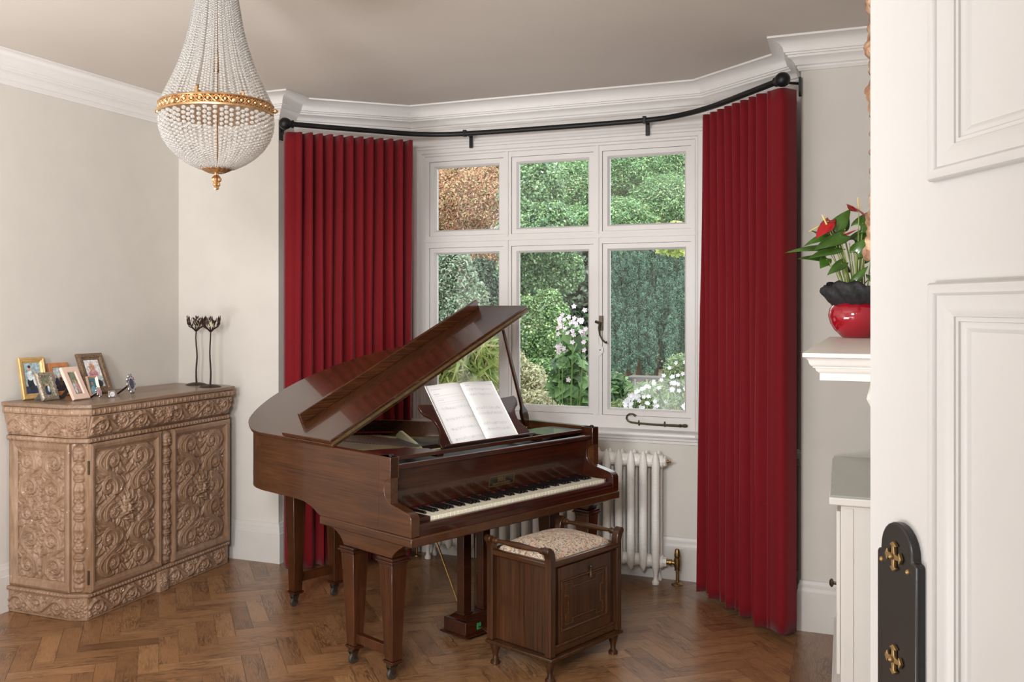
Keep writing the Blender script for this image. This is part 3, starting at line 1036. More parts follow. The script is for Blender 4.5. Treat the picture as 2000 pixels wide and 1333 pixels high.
# ------------------------------------------------------------------ grand piano (local x along the keyboard, y towards the tail)
PO = (-1.658, 3.528, 0)
PA = math.radians(67.4)
piano = thing('grand_piano', 'mahogany baby grand piano with raised lid and open music desk', 'piano', PO, PA)
PW = 1.46
def outline(n=1.0):
    pts = [(0, 0.13), (0, 1.10), (0.012, 1.17), (0.045, 1.25), (0.10, 1.325), (0.19, 1.385), (0.30, 1.42), (0.40, 1.425), (0.49, 1.412), (0.58, 1.385), (0.66, 1.345),
           (0.74, 1.295), (0.81, 1.235), (0.87, 1.165), (0.92, 1.09), (0.965, 1.01), (1.01, 0.94), (1.07, 0.875), (1.15, 0.82), (1.24, 0.775), (1.33, 0.73), (1.40, 0.68), (1.445, 0.62), (1.46, 0.55), (1.46, 0.13)]
    return pts
def densify(pts, lo, hi):
    out = []
    n_ = len(pts)
    for i in range(n_ - 1):
        out.append(tuple(pts[i]))
        if lo <= i < hi:
            a, b_, c, d = (Vector(pts[max(i - 1, 0)]), Vector(pts[i]), Vector(pts[i + 1]), Vector(pts[min(i + 2, n_ - 1)]))
            for k in (1, 2, 3):
                t = k / 4
                q = 0.5 * ((2 * b_) + (c - a) * t + (2 * a - 5 * b_ + 4 * c - d) * t * t + (3 * b_ - a - 3 * c + d) * t ** 3)
                out.append((q.x, q.y))
    out.append(tuple(pts[-1]))
    return out
OUT = densify(outline(), 2, 22)
def inset(pts, d):
    out = []
    n = len(pts)
    for i in range(n):
        p = Vector(pts[i])
        a = (Vector(pts[i]) - Vector(pts[i - 1])).normalized() if i > 0 else None
        c = (Vector(pts[i + 1]) - Vector(pts[i])).normalized() if i < n - 1 else None
        a = a or c; c = c or a
        nn = Vector((a.y, -a.x)) + Vector((c.y, -c.x)); nn.normalize()
        out.append((p.x + nn.x * d, p.y + nn.y * d))
    return out
INN = inset(OUT, 0.040)
# rim: curved wall
b = MB()
n = len(OUT)
def zb_(p):   # underside of the rim
    return 0.69
vs, fs = [], []
for i in range(n):
    for (q, z) in ((OUT[i], 0.69), (OUT[i], 0.962), (INN[i], 0.962), (INN[i], 0.69)):
        vs.append((q[0], q[1], z))
for i in range(n - 1):
    for k in range(4):
        k2 = (k + 1) % 4
        fs.append((i * 4 + k, i * 4 + k2, (i + 1) * 4 + k2, (i + 1) * 4 + k))
fs += [(3, 2, 1, 0), ((n - 1) * 4, (n - 1) * 4 + 1, (n - 1) * 4 + 2, (n - 1) * 4 + 3)]
b.add(vs, fs)
b.build('rim', M['mahog_side'], piano, smooth=35)
# lower cheek skirts on both straight sides (drops to the key bed)
for x0, x1 in ((0.0, 0.040), (PW - 0.040, PW)):
    b = MB()
    poly = [(0.0, 0.641), (0.0, 0.69 + 0.0), (0.20, 0.692), (0.80, 0.692), (0.755, 0.686), (0.715, 0.678), (0.68, 0.665), (0.655, 0.652), (0.635, 0.641)]
    poly = [(0.205, 0.641), (0.205, 0.6899), (0.80, 0.6899), (0.80, 0.6895), (0.75, 0.686), (0.71, 0.677), (0.675, 0.663), (0.65, 0.650), (0.63, 0.641)]
    b.prism(poly, x0, x1, lambda y, z, x: (x, y, z))
    b.build('side_skirt', M['mahog_side'], piano, smooth=0)
# cheeks (arms)
arm = [(0.0, 0.641), (0.0, 0.716), (0.006, 0.728), (0.018, 0.738), (0.035, 0.7435), (0.075, 0.752), (0.115, 0.760), (0.140, 0.768), (0.158, 0.782), (0.168, 0.800), (0.171, 0.822), (0.168, 0.844), (0.160, 0.857), (0.148, 0.865), (0.130, 0.868), (0.130, 0.962), (0.21, 0.962), (0.21, 0.70), (0.21, 0.641)]
for x0, x1 in ((-0.001, 0.049), (PW - 0.049, PW + 0.001)):
    b = MB(); b.prism(arm, x0, x1, lambda y, z, x: (x, y, z)); ar = b.build('arm', M['mahog_side'] if x0 < 0.5 else M['mahog'], piano, bevel=0.003)
    st_ = MB(); st_.lathe([(0.011, 0), (0.011, 0.004), (0.008, 0.009), (0.0, 0.011)], ((x0 + x1) / 2, 0.155, 0.962), 14); st_.build('rubber_stud', M['iron'], ar)
# key bed with moulded front and sides
b = MB(); b.box(-0.004, PW + 0.004, -0.006, 0.625, 0.600, 0.640); b.build('key_bed', M['mahog_side'], piano, bevel=0.006)
b = MB(); b.prism([(0.002, 0.640), (0.0, 0.664), (0.003, 0.668), (0.003, 0.680), (0.010, 0.689), (0.022, 0.691), (0.032, 0.690), (0.032, 0.640)], 0.049, PW - 0.049, lambda y, z, x: (x, y, z)); b.build('key_slip', M['mahog'], piano)
for x0, x1 in ((0.049, 0.142), (1.392, PW - 0.049)):
    b = MB(); b.box(x0, x1, 0.034, 0.196, 0.66, 0.708); b.build('key_block', M['mahog'], piano, bevel=0.003)
# keys
K0, K1 = 0.144, 1.390
kw = (K1 - K0) / 52
b = MB(); b.box(0.0005, kw - 0.0006, 0.038, 0.196, 0.682, 0.704)
wk = b.build('white_key', M['ivory'], piano, bevel=0.0012)
wk.location.x = K0
for i in range(1, 52):
    c = wk.copy(); C.objects.link(c); c.parent = piano; c.location.x = K0 + i * kw
b = MB(); b.frustum((0, 0.1430, 0.7045), 0.0135, 0.106, (0, 0.1450, 0.7155), 0.0095, 0.094)
bk = None
for i in range(51):
    nm = i % 7            # starts on A: A B C D E F G
    if nm in (1, 4):
        continue
    if bk is None:
        bk = b.build('black_key', M['ebony'], piano, bevel=0.0015); c = bk
    else:
        c = bk.copy(); C.objects.link(c); c.parent = piano
    c.location.x = K0 + (i + 1) * kw
b = MB(); b.box(K0, K1, 0.188, 0.194, 0.7045, 0.712); b.build('name_felt', plain('dark_red_felt', rgb(78, 14, 20), 0.9), piano, smooth=0)
# fallboard
b = MB(); b.prism([(0.197, 0.708), (0.205, 0.708), (0.175, 0.902), (0.163, 0.902)], 0.049, PW - 0.049, lambda y, z, x: (x, y, z)); fb = b.build('fallboard', M['mahog'], piano)
b = MB(); b.prism([(0.147 + 0.014 * math.cos(t), 0.913 + 0.013 * math.sin(t)) for t in [2 * PI * i / 16 for i in range(16)]], 0.049, PW - 0.049, lambda y, z, x: (x, y, z)); b.build('fallboard_lip', M['mahog'], piano)
b = MB(); b.box(0.049, PW - 0.049, 0.15, 0.185, 0.900, 0.915); b.build('fallboard_hinge', M['bronze'], piano)
# name plate
def fbp(x, z, off):
    t = (z - 0.708) / 0.194
    y = 0.197 - 0.034 * t
    return (x, y - off, z)
npx0, npx1, npz0, npz1 = 0.672, 0.850, 0.737, 0.787
def plate_box(name, x0, x1, z0, z1, o0, o1, mat, par):
    b = MB()
    vs = [fbp(x, z, o) for o in (o0, o1) for (x, z) in ((x0, z0), (x1, z0), (x1, z1), (x0, z1))]
    b.add(vs, [(3, 2, 1, 0), (4, 5, 6, 7), (0, 1, 5, 4), (1, 2, 6, 5), (2, 3, 7, 6), (3, 0, 4, 7)])
    return b.build(name, mat, par, smooth=0)
M['hinge'] = plain('tarnished_brass', rgb(124, 104, 70), 0.45, metal=0.6, var=0.15, nscale=30)
M['transfer'] = plain('dark_transfer', rgb(34, 26, 14), 0.3, coat=0.5)
M['giltline'] = plain('gilt_transfer', rgb(104, 82, 50), 0.5, metal=0.1)
npl = plate_box('name_plate', npx0, npx1, npz0, npz1, 0.0, 0.0008, M['transfer'], fb)
b = MB()
for (x0, x1, z0, z1) in ((npx0, npx1, npz0, npz0 + 0.0022), (npx0, npx1, npz1 - 0.0022, npz1), (npx0, npx0 + 0.0025, npz0, npz1), (npx1 - 0.0025, npx1, npz0, npz1)):
    vs = [fbp(x, z, o) for o in (0.0008, 0.0012) for (x, z) in ((x0, z0), (x1, z0), (x1, z1), (x0, z1))]
    b.add(vs, [(3, 2, 1, 0), (4, 5, 6, 7), (0, 1, 5, 4), (1, 2, 6, 5), (2, 3, 7, 6), (3, 0, 4, 7)])
b.build('plate_border', M['giltline'], fb, smooth=0)
def text(body, size, x, z, mat, par):
    cu = bpy.data.curves.new('lettering', 'FONT')
    cu.body = body; cu.size = size; cu.align_x = 'CENTER'; cu.extrude = 0.0002
    cu.materials.append(mat)
    tmp = bpy.data.objects.new('lettering_curve', cu); C.objects.link(tmp)
    bpy.context.view_layer.update()
    me = bpy.data.meshes.new_from_object(tmp.evaluated_get(bpy.context.evaluated_depsgraph_get()))
    bpy.data.objects.remove(tmp)
    o = bpy.data.objects.new('lettering', me); C.objects.link(o)
    o.parent = par
    o.location = fbp(x, z, 0.0012)
    o.rotation_euler = (PI / 2 + math.atan2(0.034, 0.194), 0, 0)
    return o
text('BELL', 0.030, 0.761, 0.758, M['giltline'], fb)
text('LONDON & GUELPH', 0.0135, 0.761, 0.7435, M['giltline'], fb)

M['gap_green'] = plain('dark_gap_green', rgb(40, 44, 26), 0.6, var=0.1)
# interior
b = MB()
SBP = inset(OUT, 0.045); SBP[0] = (SBP[0][0], 0.23); SBP[-1] = (SBP[-1][0], 0.23)
b.prism(SBP, 0.755, 0.762); b.build('soundboard', M['soundboard'], piano, smooth=0)
PL = inset(OUT, 0.062); PL[0] = (PL[0][0], 0.46); PL[-1] = (PL[-1][0], 0.46)
pl_out = [p for p in PL if p[1] > 0.6]
# cast plate: broad front web and struts, ring along the rim
b = MB()
IN2 = inset(OUT, 0.115); IN2[0] = (IN2[0][0], 0.46); IN2[-1] = (IN2[-1][0], 0.46)
vs, fs = [], []
idx = list(range(n))
for i in idx:
    for (q, z) in ((PL[i], 0.862), (PL[i], 0.880), (IN2[i], 0.880), (IN2[i], 0.862)):
        vs.append((q[0], q[1], z))
for i in range(n - 1):
    for k in range(4):
        k2 = (k + 1) % 4
        fs.append((i * 4 + k, i * 4 + k2, (i + 1) * 4 + k2, (i + 1) * 4 + k))
b.add(vs, fs)
b.box(0.062, PW - 0.062, 0.461, 0.58, 0.8625, 0.8795)
b.build('iron_plate', M['plate'], piano, smooth=20)
for (x0, y0, x1, y1, h) in ((0.86, 0.585, 0.74, 1.14, 0.010), (1.15, 0.585, 1.05, 0.82, 0.010)):
    b = MB()
    d = Vector((x1 - x0, y1 - y0)).normalized(); nn = Vector((-d.y, d.x)) * 0.014
    b.prism([(x0 + nn.x, y0 + nn.y), (x0 - nn.x, y0 - nn.y), (x1 - nn.x, y1 - nn.y), (x1 + nn.x, y1 + nn.y)], 0.880, 0.880 + h)
    b.build('plate_strut', M['plate_dull'], piano, bevel=0.004)
b = MB(); b.prism([(0.206, 0.845), (0.455, 0.845), (0.455, 0.900), (0.206, 0.880)], 0.052, PW - 0.052, lambda y, z, x: (x, y, z)); b.build('dark_gap_board', M['gap_green'], piano, smooth=0)  # dark green board added to make the gap behind the fallboard dark
# tall lid-side rib seen beside the strings
b = MB()
x0, y0, x1, y1 = 0.64, 0.64, 0.745, 0.93
d = Vector((x1 - x0, y1 - y0)); L_ = d.length; d.normalize(); nn = Vector((-d.y, d.x))
def rf(a, z, c):
    return (x0 + d.x * a + nn.x * c, y0 + d.y * a + nn.y * c, z)
b.prism([(-0.02, 0.8805), (L_, 0.8805), (L_, 0.912), (L_ * 0.84, 0.938), (0.0, 0.890)], -0.010, 0.010, rf); b.build('plate_rib', M['plate_dull'], piano, bevel=0.003)
# front sloping gold panel
b = MB(); b.prism([(0.10, 1.06), (0.26, 1.22), (0.46, 1.012), (0.572, 0.694), (0.60, 0.60), (0.46, 0.59), (0.40, 0.72), (0.31, 0.872)], 0.8805, 0.892); b.build('pin_block_web', M['plate'], piano, bevel=0.004)
# strings
b = MB(); 
for i in range(88):
    t = i / 87
    xs = 0.13 + 1.2 * t
    ye = 1.30 - 0.70 * t
    xe = xs + (0.28 * (1 - t) if i < 30 else -0.10 * (1 - t))
    lim = max(0.12, xe)
    b.tube([(xs, 0.60, 0.897 + (0.006 if i < 30 else 0)), (lim, ye - 0.02, 0.897 + (0.006 if i < 30 else 0))], 0.0011, 4, cap=False)
o = b.build('strings', M['steel'], piano, smooth=0)
b = MB(); b2 = MB()
for i in range(40):
    t = i / 39
    x, y = 0.60 + 0.22 * t, 1.26 - 0.17 * t
    b.tube([(x, y, 0.899), (x, y, 0.930)], 0.0022, 6)
    b2.box(x - 0.0018, x + 0.0018, y - 0.035, y - 0.018, 0.9035, 0.9075)
b.build('hitch_pins', M['bronze'], piano)
b2.build('red_felt_dampers', M['redfelt'], piano, smooth=0)
# music shelf behind the fallboard
b = MB()
b.box(0.050, PW - 0.050, 0.183, 0.197, 0.932, 0.950)
b.build('desk_front_rail', M['mahog'], piano, bevel=0.002)
b = MB(); b.prism([(0.045, 0.197), (0.34, 0.197), (0.36, 0.28), (0.30, 0.36), (0.18, 0.42), (0.045, 0.45)], 0.932, 0.948); b.build('desk_side_shelf', M['mahog'], piano, bevel=0.003)
b = MB(); b.prism([(1.10, 0.197), (PW - 0.045, 0.197), (PW - 0.045, 0.40), (1.16, 0.40), (1.08, 0.30)], 0.932, 0.948); b.build('desk_side_shelf', M['mahog'], piano, bevel=0.003)
for x in (0.36, 1.06):
    b = MB(); b.box(x - 0.02, x + 0.02, 0.198, 0.46, 0.918, 0.9315); b.build('desk_slide', M['mahog'], piano, bevel=0.002)
# leaning music desk
DB, DT = Vector((0, 0.240, 0.944)), Vector((0, 0.372, 1.130))
dd = (DT - DB).normalized(); DL = (DT - DB).length
dn = Vector((0, -dd.z, dd.y))    # towards the player
def dk(x, s, c):
    p = DB + dd * s + dn * c
    return (x, p.y, p.z)
hw = 0.330; cx = 0.728
right = [(0.315, 0.0), (0.318, 0.03), (0.306, 0.05), (0.288, 0.075), (0.279, 0.10), (0.281, 0.13), (0.292, 0.155), (0.312, 0.172), (0.328, 0.180), (0.340, 0.200), (0.345, 0.222), (0.335, DL + 0.012), (0.23, DL + 0.004)]
poly = [(cx + x, s) for x, s in right] + [(cx - x, s) for x, s in right[::-1]]
b = MB(); b.prism(poly, -0.012, 0.0, dk); b.build('music_desk', M['mahog'], piano, bevel=0.002)
b = MB(); b.prism([(cx - 0.318, -0.004), (cx + 0.318, -0.004), (cx + 0.318, 0.006), (cx - 0.318, 0.006)], 0.0, 0.028, dk); b.build('desk_ledge', M['mahog'], piano, bevel=0.002)

# lid
TH = math.radians(24.3)
Z0 = 0.966
ct, st_ = math.cos(TH), math.sin(TH)
def ld(s, v, h):     # s along the lid from the hinge, h above lid underside
    return (s * ct - h * st_, v, Z0 + s * st_ + h * ct)
lid_poly = [(-0.012, 0.512)] + [(-0.012, 1.10), (0.0, 1.18), (0.036, 1.262), (0.092, 1.338), (0.185, 1.398), (0.30, 1.433), (0.40, 1.437), (0.49, 1.424), (0.585, 1.397), (0.665, 1.357), (0.745, 1.305), (0.818, 1.245), (0.88, 1.175), (0.93, 1.10), (0.975, 1.02), (1.02, 0.952), (1.08, 0.888), (1.16, 0.832), (1.25, 0.787), (1.34, 0.742), (1.41, 0.69), (1.455, 0.63), (1.472, 0.56), (1.472, 0.512)]
lid_poly = densify(lid_poly, 2, 22)
b = MB(); b.prism(lid_poly, 0.0, 0.019, ld); lid = b.build('lid', M['mahog_lid'], piano, bevel=0.003)
b = MB(); b.prism([(-0.012, 0.514), (1.472, 0.514), (1.472, 0.894), (-0.012, 0.894)], 0.0215, 0.0405, ld); flap = b.build('lid_flap', M['mahog_lid'], piano, bevel=0.003)
b = MB()
b.prism([(-0.008, 0.5085), (1.468, 0.5085), (1.468, 0.5145), (-0.008, 0.5145)], 0.0145, 0.0265, ld)
for i in range(24):
    s = 0.03 + i * 0.0605
    for h in (0.017, 0.024):
        p = ld(s, 0.5085, h)
        b.sphere(p, 0.0022, 8, 5)
b.build('piano_hinge', M['hinge'], piano)
b = MB(); b.prism([(0.085, 0.842), (1.435, 0.842), (1.435, 0.862), (0.085, 0.862)], 0.0405, 0.093, ld); b.build('flap_lip', M['mahog_lid'], piano, bevel=0.003)
# prop
b = MB()
p0 = Vector((1.408, 0.585, 0.930)); p1 = Vector((1.214, 0.600, 1.506))
ax = (p1 - p0).normalized(); sd = Vector((0.0, 1.0, 0.0)); wd = ax.cross(sd).normalized()
secs = [(0.0, 0.011, 0.010), (0.012, 0.018, 0.011), (0.06, 0.024, 0.012), (0.09, 0.022, 0.012), (0.115, 0.012, 0.009), (0.14, 0.009, 0.008), (0.35, 0.0095, 0.008), (0.606, 0.006, 0.006)]
vs, fs = [], []
for s, w_, t_ in secs:
    c_ = p0 + ax * s
    for sx, sy in ((-1, -1), (1, -1), (1, 1), (-1, 1)):
        vs.append(c_ + wd * sx * w_ + sd * sy * t_)
for i in range(len(secs) - 1):
    for k in range(4):
        k2 = (k + 1) % 4
        fs.append((i * 4 + k, i * 4 + k2, (i + 1) * 4 + k2, (i + 1) * 4 + k))
fs += [(3, 2, 1, 0), tuple(len(vs) - 4 + i for i in range(4))]
b.add(vs, fs); b.build('lid_prop', M['mahog_v'], piano, bevel=0.002)
b = MB(); b.box(1.385, 1.425, 0.565, 0.605, 0.905, 0.932); b.build('prop_socket', M['brass'], piano, bevel=0.003)
# hinge pieces on the left rim
for v in (0.56, 1.02):
    b = MB(); b.tube([(-0.004, v - 0.03, 0.965), (-0.004, v + 0.03, 0.965)], 0.005, 8); b.build('lid_hinge', M['brass'], piano)

# legs
def leg(u, v, ztop, wt, wb, name='leg', mat=None, cap=True, zc=0.50):
    b = MB(); b.frustum((u, v, 0.083), wb, wb, (u, v, zc), wt, wt)
    lg = b.build(name, mat or M['mahog_v'], piano, bevel=0.003)
    if cap:
        b = MB()
        for (z0, z1, w) in ((zc, zc + 0.010, wt + 0.006), (zc + 0.010, zc + 0.018, wt + 0.022), (zc + 0.018, zc + 0.030, wt + 0.012)):
            b.frustum((u, v, z0), w, w, (u, v, z1), w, w)
        b.build('cap_moulding', M['mahog'], lg, bevel=0.002)
    b = MB()
    for (z0, z1, w) in ((0.069, 0.076, wb + 0.004), (0.076, 0.083, wb + 0.012)):
        b.frustum((u, v, z0), w, w, (u, v, z1), w, w)
    b.build('foot_moulding', M['mahog'], lg, bevel=0.001)
    b = MB()
    b.lathe([(0.020, -0.006), (0.024, -0.002), (0.024, 0.002), (0.020, 0.006)][:], (0, 0, 0), 20, lambda x, y, z: (u - 0.010 + x, v + z * 1.6, 0.0245 + y))
    b.build('caster_wheel', M['rubber'], lg)
    b = MB()
    b.prism([(-0.028, 0.055), (-0.012, 0.0215), (-0.004, 0.0215), (0.012, 0.050), (0.016, 0.069), (-0.020, 0.069)], -0.014, -0.011, lambda a, z, c: (u + a, v + c, z))
    b.prism([(-0.028, 0.055), (-0.012, 0.0215), (-0.004, 0.0215), (0.012, 0.050), (0.016, 0.069), (-0.020, 0.069)], 0.011, 0.014, lambda a, z, c: (u + a, v + c, z))
    b.box(u - 0.028, u + 0.016, v - 0.014, v + 0.014, 0.055, 0.069)
    b.build('caster_fork', M['bronze'], lg, bevel=0.001)
    return lg
for u in (0.048, PW - 0.048):
    leg(u, 0.170, 0.5, 0.088, 0.052)
    leg(u, 0.430, 0.5, 0.088, 0.052)
    b = MB(); b.box(u - 0.014, u + 0.014, 0.195, 0.405, 0.098, 0.140); b.build('leg_stretcher', M['mahog_v'], piano, bevel=0.002)
    b = MB()
    pr2 = [(0.055, 0.5998), (0.080, 0.582), (0.110, 0.562), (0.128, 0.545), (0.135, 0.531), (0.462, 0.531), (0.475, 0.552), (0.495, 0.572), (0.525, 0.588), (0.565, 0.5998)]
    b.prism(pr2, u - 0.038, u + 0.038, lambda y, z, x: (x, y, z)); b.build('leg_bracket', M['mahog_side'], piano, bevel=0.002)
for u in (0.328, 0.595):
    leg(u, 1.282, 0.69, 0.086, 0.052, cap=False, zc=0.690)
b = MB(); b.box(0.345, 0.580, 1.268, 1.296, 0.128, 0.170); b.build('leg_stretcher', M['mahog_v'], piano, bevel=0.002)
# belly beams under the case
for (x0, y0, x1, y1) in ((0.10, 0.6, 0.35, 1.3), (1.36, 0.55, 0.55, 1.3)):
    b = MB(); d = Vector((x1 - x0, y1 - y0)).normalized(); nn = Vector((-d.y, d.x)) * 0.035
    b.prism([(x0 + nn.x, y0 + nn.y), (x0 - nn.x, y0 - nn.y), (x1 - nn.x, y1 - nn.y), (x1 + nn.x, y1 + nn.y)], 0.66, 0.7345); b.build('belly_beam', M['mahog_v'], piano)
# pedal lyre
lyre = MB(); lyre.box(0.575, 0.905, 0.250, 0.400, 0.030, 0.095); lyre.box(0.560, 0.92, 0.236, 0.414, 0.024, 0.032); ly = lyre.build('pedal_lyre', M['mahog'], piano, bevel=0.004)
b = MB(); b.frustum((0.74, 0.325, 0.095), 0.29, 0.12, (0.74, 0.325, 0.112), 0.24, 0.085); b.build('box_top', M['mahog'], ly, bevel=0.002)
for u in (0.640, 0.775):
    b = MB()
    b.box(u - 0.026, u + 0.026, 0.300, 0.348, 0.112, 0.598)
    b.box(u - 0.031, u + 0.031, 0.294, 0.354, 0.112, 0.122)
    b.build('lyre_post', M['mahog'], ly, bevel=0.002)
for u in (0.665, 0.815):
    b = MB(); b.box(u - 0.013, u + 0.013, 0.2465, 0.2505, 0.048, 0.078); b.build('pedal_felt', M['greenfelt'], ly, smooth=0)
    b = MB(); b.tube([(u, 0.256, 0.062), (u, 0.22, 0.060), (u, 0.19, 0.056), (u, 0.165, 0.052), (u, 0.152, 0.050)], [0.007, 0.008, 0.017, 0.021, 0.012], 12, flat=0.35); b.build('pedal', M['brass'], ly)
b = MB(); b.tube([(0.715, 0.325, 0.112), (0.715, 0.325, 0.60)], 0.004, 8); b.build('trap_rod', M['brass'], ly)
b = MB(); b.tube([(0.66, 0.37, 0.12), (0.66, 0.70, 0.70)], 0.005, 8); b.build('brace_rod', M['brass'], ly)

# sheet music (a thing resting on the desk)
mb = thing('music_book', 'open white sheet music book standing on the piano music desk', 'sheet music', PO, PA)
BW, BH = 0.236, 0.325
bc = 0.713
def pg(side, x, s):   # x 0 at gutter .. BW at outer edge
    t = x / BW
    bul = 0.016 * math.sin(PI * min(1, t * 1.25) ** 0.7) * (1 - t) + 0.004
    if side < 0: bul += 0.006 * math.sin(PI * t) * (s / BH) + 0.02 * max(0, t - 0.85) * (s / BH)
    return dk(bc + side * x, 0.008 + s, bul)
for side in (-1, 1):
    V, F = [], []
    nx_, ns_ = 16, 8
    for j in range(ns_ + 1):
        for i in range(nx_ + 1):
            V.append(pg(side, BW * i / nx_, BH * j / ns_))
    m0 = len(V)
    for j in range(ns_ + 1):
        for i in range(nx_ + 1):
            V.append(dk(bc + side * BW * i / nx_, 0.008 + BH * j / ns_, 0.0015))
    for j in range(ns_):
        for i in range(nx_):
            a = j * (nx_ + 1) + i
            F.append((a, a + 1, a + nx_ + 2, a + nx_ + 1))
            F.append((m0 + a, m0 + a + nx_ + 1, m0 + a + nx_ + 2, m0 + a + 1))
    for j in range(ns_):
        for i in (0, nx_):
            a = j * (nx_ + 1) + i
            F.append((a, a + nx_ + 1, m0 + a + nx_ + 1, m0 + a))
    for i in range(nx_):
        for j in (0, ns_):
            a = j * (nx_ + 1) + i
            F.append((a, a + 1, m0 + a + 1, m0 + a))
    pgm = raw_mesh('page', np.array([tuple(v) for v in V]), np.array(F), M['paper'], mb, smooth=False)
    # printed staves
    b = MB()
    def strip(x0, x1, s, h, wob=0.0, slope=0.0):
        N = 14
        P = []
        for i in range(N + 1):
            x = x0 + (x1 - x0) * i / N
            p = Vector(pg(side, x, s)) + dn * 0.0006
            q = Vector(pg(side, x, s + h)) + dn * 0.0006
            P += [p, q]
        b.add(P, [(2 * i, 2 * i + 2, 2 * i + 3, 2 * i + 1) for i in range(N)])
    stv = [0.02, 0.075, 0.128, 0.185] if side < 0 else [0.045, 0.078, 0.135, 0.165, 0.245, 0.275]
    for s0 in stv:
        for kk in range(5):
            strip(0.015, 0.20, s0 + kk * 0.0025, 0.0004)
        for q in range(22):
            x = 0.02 + 0.178 * rnd.random(); s1 = s0 + rnd.uniform(-0.003, 0.011)
            strip(x, x + 0.0035, s1, 0.0022)
            strip(x + 0.003, x + 0.0036, s1, 0.008)
    if side < 0:
        for s1, x0, x1, h in ((0.298, 0.15, 0.215, 0.003), (0.30, 0.02, 0.22, 0.0006), (0.272, 0.17, 0.205, 0.003), (0.262, 0.06, 0.205, 0.0012), (0.248, 0.02, 0.205, 0.0006), (0.238, 0.16, 0.2, 0.002), (0.225, 0.03, 0.2, 0.001), (0.214, 0.05, 0.2, 0.0008)):
            strip(x0, x1, s1, h)
    else:
        strip(0.02, 0.05, 0.303, 0.0025); strip(0.19, 0.225, 0.303, 0.0025)
    b.build('printed_staves', M['ink'], pgm, smooth=0)
# ------------------------------------------------------------------ music stool (local x along the front, y back)
SA = math.radians(68.6)
stool = thing('piano_stool', 'oak box piano stool with floral tapestry seat in front of the keyboard', 'stool', (-1.146, 3.823, 0), SA)
SW, SD = 0.528, 0.370
b = MB(); b.box(-0.004, SW + 0.004, -0.004, SD + 0.004, 0.094, 0.112); b.build('base_board', M['stool'], stool, bevel=0.005)
b = MB(); b.box(0.030, SW - 0.030, 0.024, SD - 0.024, 0.113, 0.488); b.build('box', M['stool'], stool, bevel=0.002)
# front panel door with mouldings
fy = 0.024
def ffr(a, z, c):  # c outwards
    return (a, fy - c, z)
b = MB(); b.box(0.072, SW - 0.072, fy - 0.010, fy + 0.003, 0.155, 0.482); dr_ = b.build('front_door', M['stool'], stool, bevel=0.002)
mo = [(0, 0), (0, 0.006), (-0.004, 0.008), (-0.009, 0.004), (-0.010, 0.0)]
b = MB(); b.sweep([(0.082, 0.205), (0.082, 0.425), (SW - 0.105, 0.425), (SW - 0.105, 0.205)], [(o, c + 0.0095) for o, c in mo], ffr, closed=True)
x0, x1, z0, z1 = 0.115, SW - 0.140, 0.230, 0.402
nk = [(x0, z0), (x0, z0 + 0.045), (x0 + 0.018, z0 + 0.045), (x0 + 0.018, z1 - 0.048), (x0, z1 - 0.048), (x0, z1), (x0 + 0.05, z1), (x0 + 0.05, z1 - 0.018), (x1 - 0.05, z1 - 0.018), (x1 - 0.05, z1), (x1, z1), (x1, z1 - 0.048), (x1 - 0.018, z1 - 0.048), (x1 - 0.018, z0 + 0.045), (x1, z0 + 0.045), (x1, z0), (x1 - 0.05, z0), (x1 - 0.05, z0 + 0.018), (x0 + 0.05, z0 + 0.018), (x0 + 0.05, z0)]
b.sweep(nk, [(0.003, 0.009), (0.003, 0.014), (0, 0.016), (-0.003, 0.014), (-0.003, 0.009)], ffr, closed=True)
b.build('panel_moulding', M['stoolh'], dr_)
b = MB(); b.box(0.045, SW - 0.045, fy - 0.014, fy - 0.0005, 0.145, 0.156); b.box(0.034, SW - 0.034, fy - 0.006, fy - 0.0005, 0.113, 0.145); b.build('bottom_rail', M['stoolh'], stool, bevel=0.003)
b = MB()
hx, hz = 0.292, 0.448
b.prism([(hx - 0.012, hz), (hx, hz + 0.017), (hx + 0.012, hz), (hx, hz - 0.014)], 0.0105, 0.014, ffr)
b.sphere(ffr(hx, hz, 0.018), 0.005)
b.lathe([(0.0, -0.050), (0.005, -0.047), (0.0065, -0.040), (0.005, -0.031), (0.0025, -0.020), (0.003, -0.008), (0.0, -0.004)], (hx, fy - 0.018, hz), 10)
b.build('drop_handle', M['bronze'], dr_)
# rails above the box
b = MB()
for (x0_, x1_, y0_, y1_) in ((0.02, SW - 0.02, 0.002, 0.035), (0.02, SW - 0.02, SD - 0.035, SD - 0.002), (0.004, 0.035, 0.02, SD - 0.02), (SW - 0.035, SW - 0.004, 0.02, SD - 0.02)):
    b.box(x0_, x1_, y0_, y1_, 0.489, 0.517)
b.build('seat_rail', M['stoolh'], stool, bevel=0.009, seg=3)
# cushion
V, F = [], []
N = 24
def se(t): return math.copysign(1, t) * (1 - (1 - abs(t)) ** 1.0)
for j in range(N + 1):
    for i in range(N + 1):
        a, c = -1 + 2 * i / N, -1 + 2 * j / N
        hh = (1 - abs(a) ** 6) ** 0.5 * (1 - abs(c) ** 6) ** 0.5
        z = 0.507 + 0.040 * hh + 0.022 * (1 - a * a) * (1 - c * c) + 0.0012 * math.sin(a * 9 + c * 7)
        V.append((SW / 2 + a * (SW / 2 - 0.034), SD / 2 + c * (SD / 2 - 0.028), z))
for j in range(N):
    for i in range(N):
        q = j * (N + 1) + i
        F.append((q, q + 1, q + N + 2, q + N + 1))
raw_mesh('seat_cushion', np.array(V), np.array(F), M['tapestry'], stool, smooth=True)
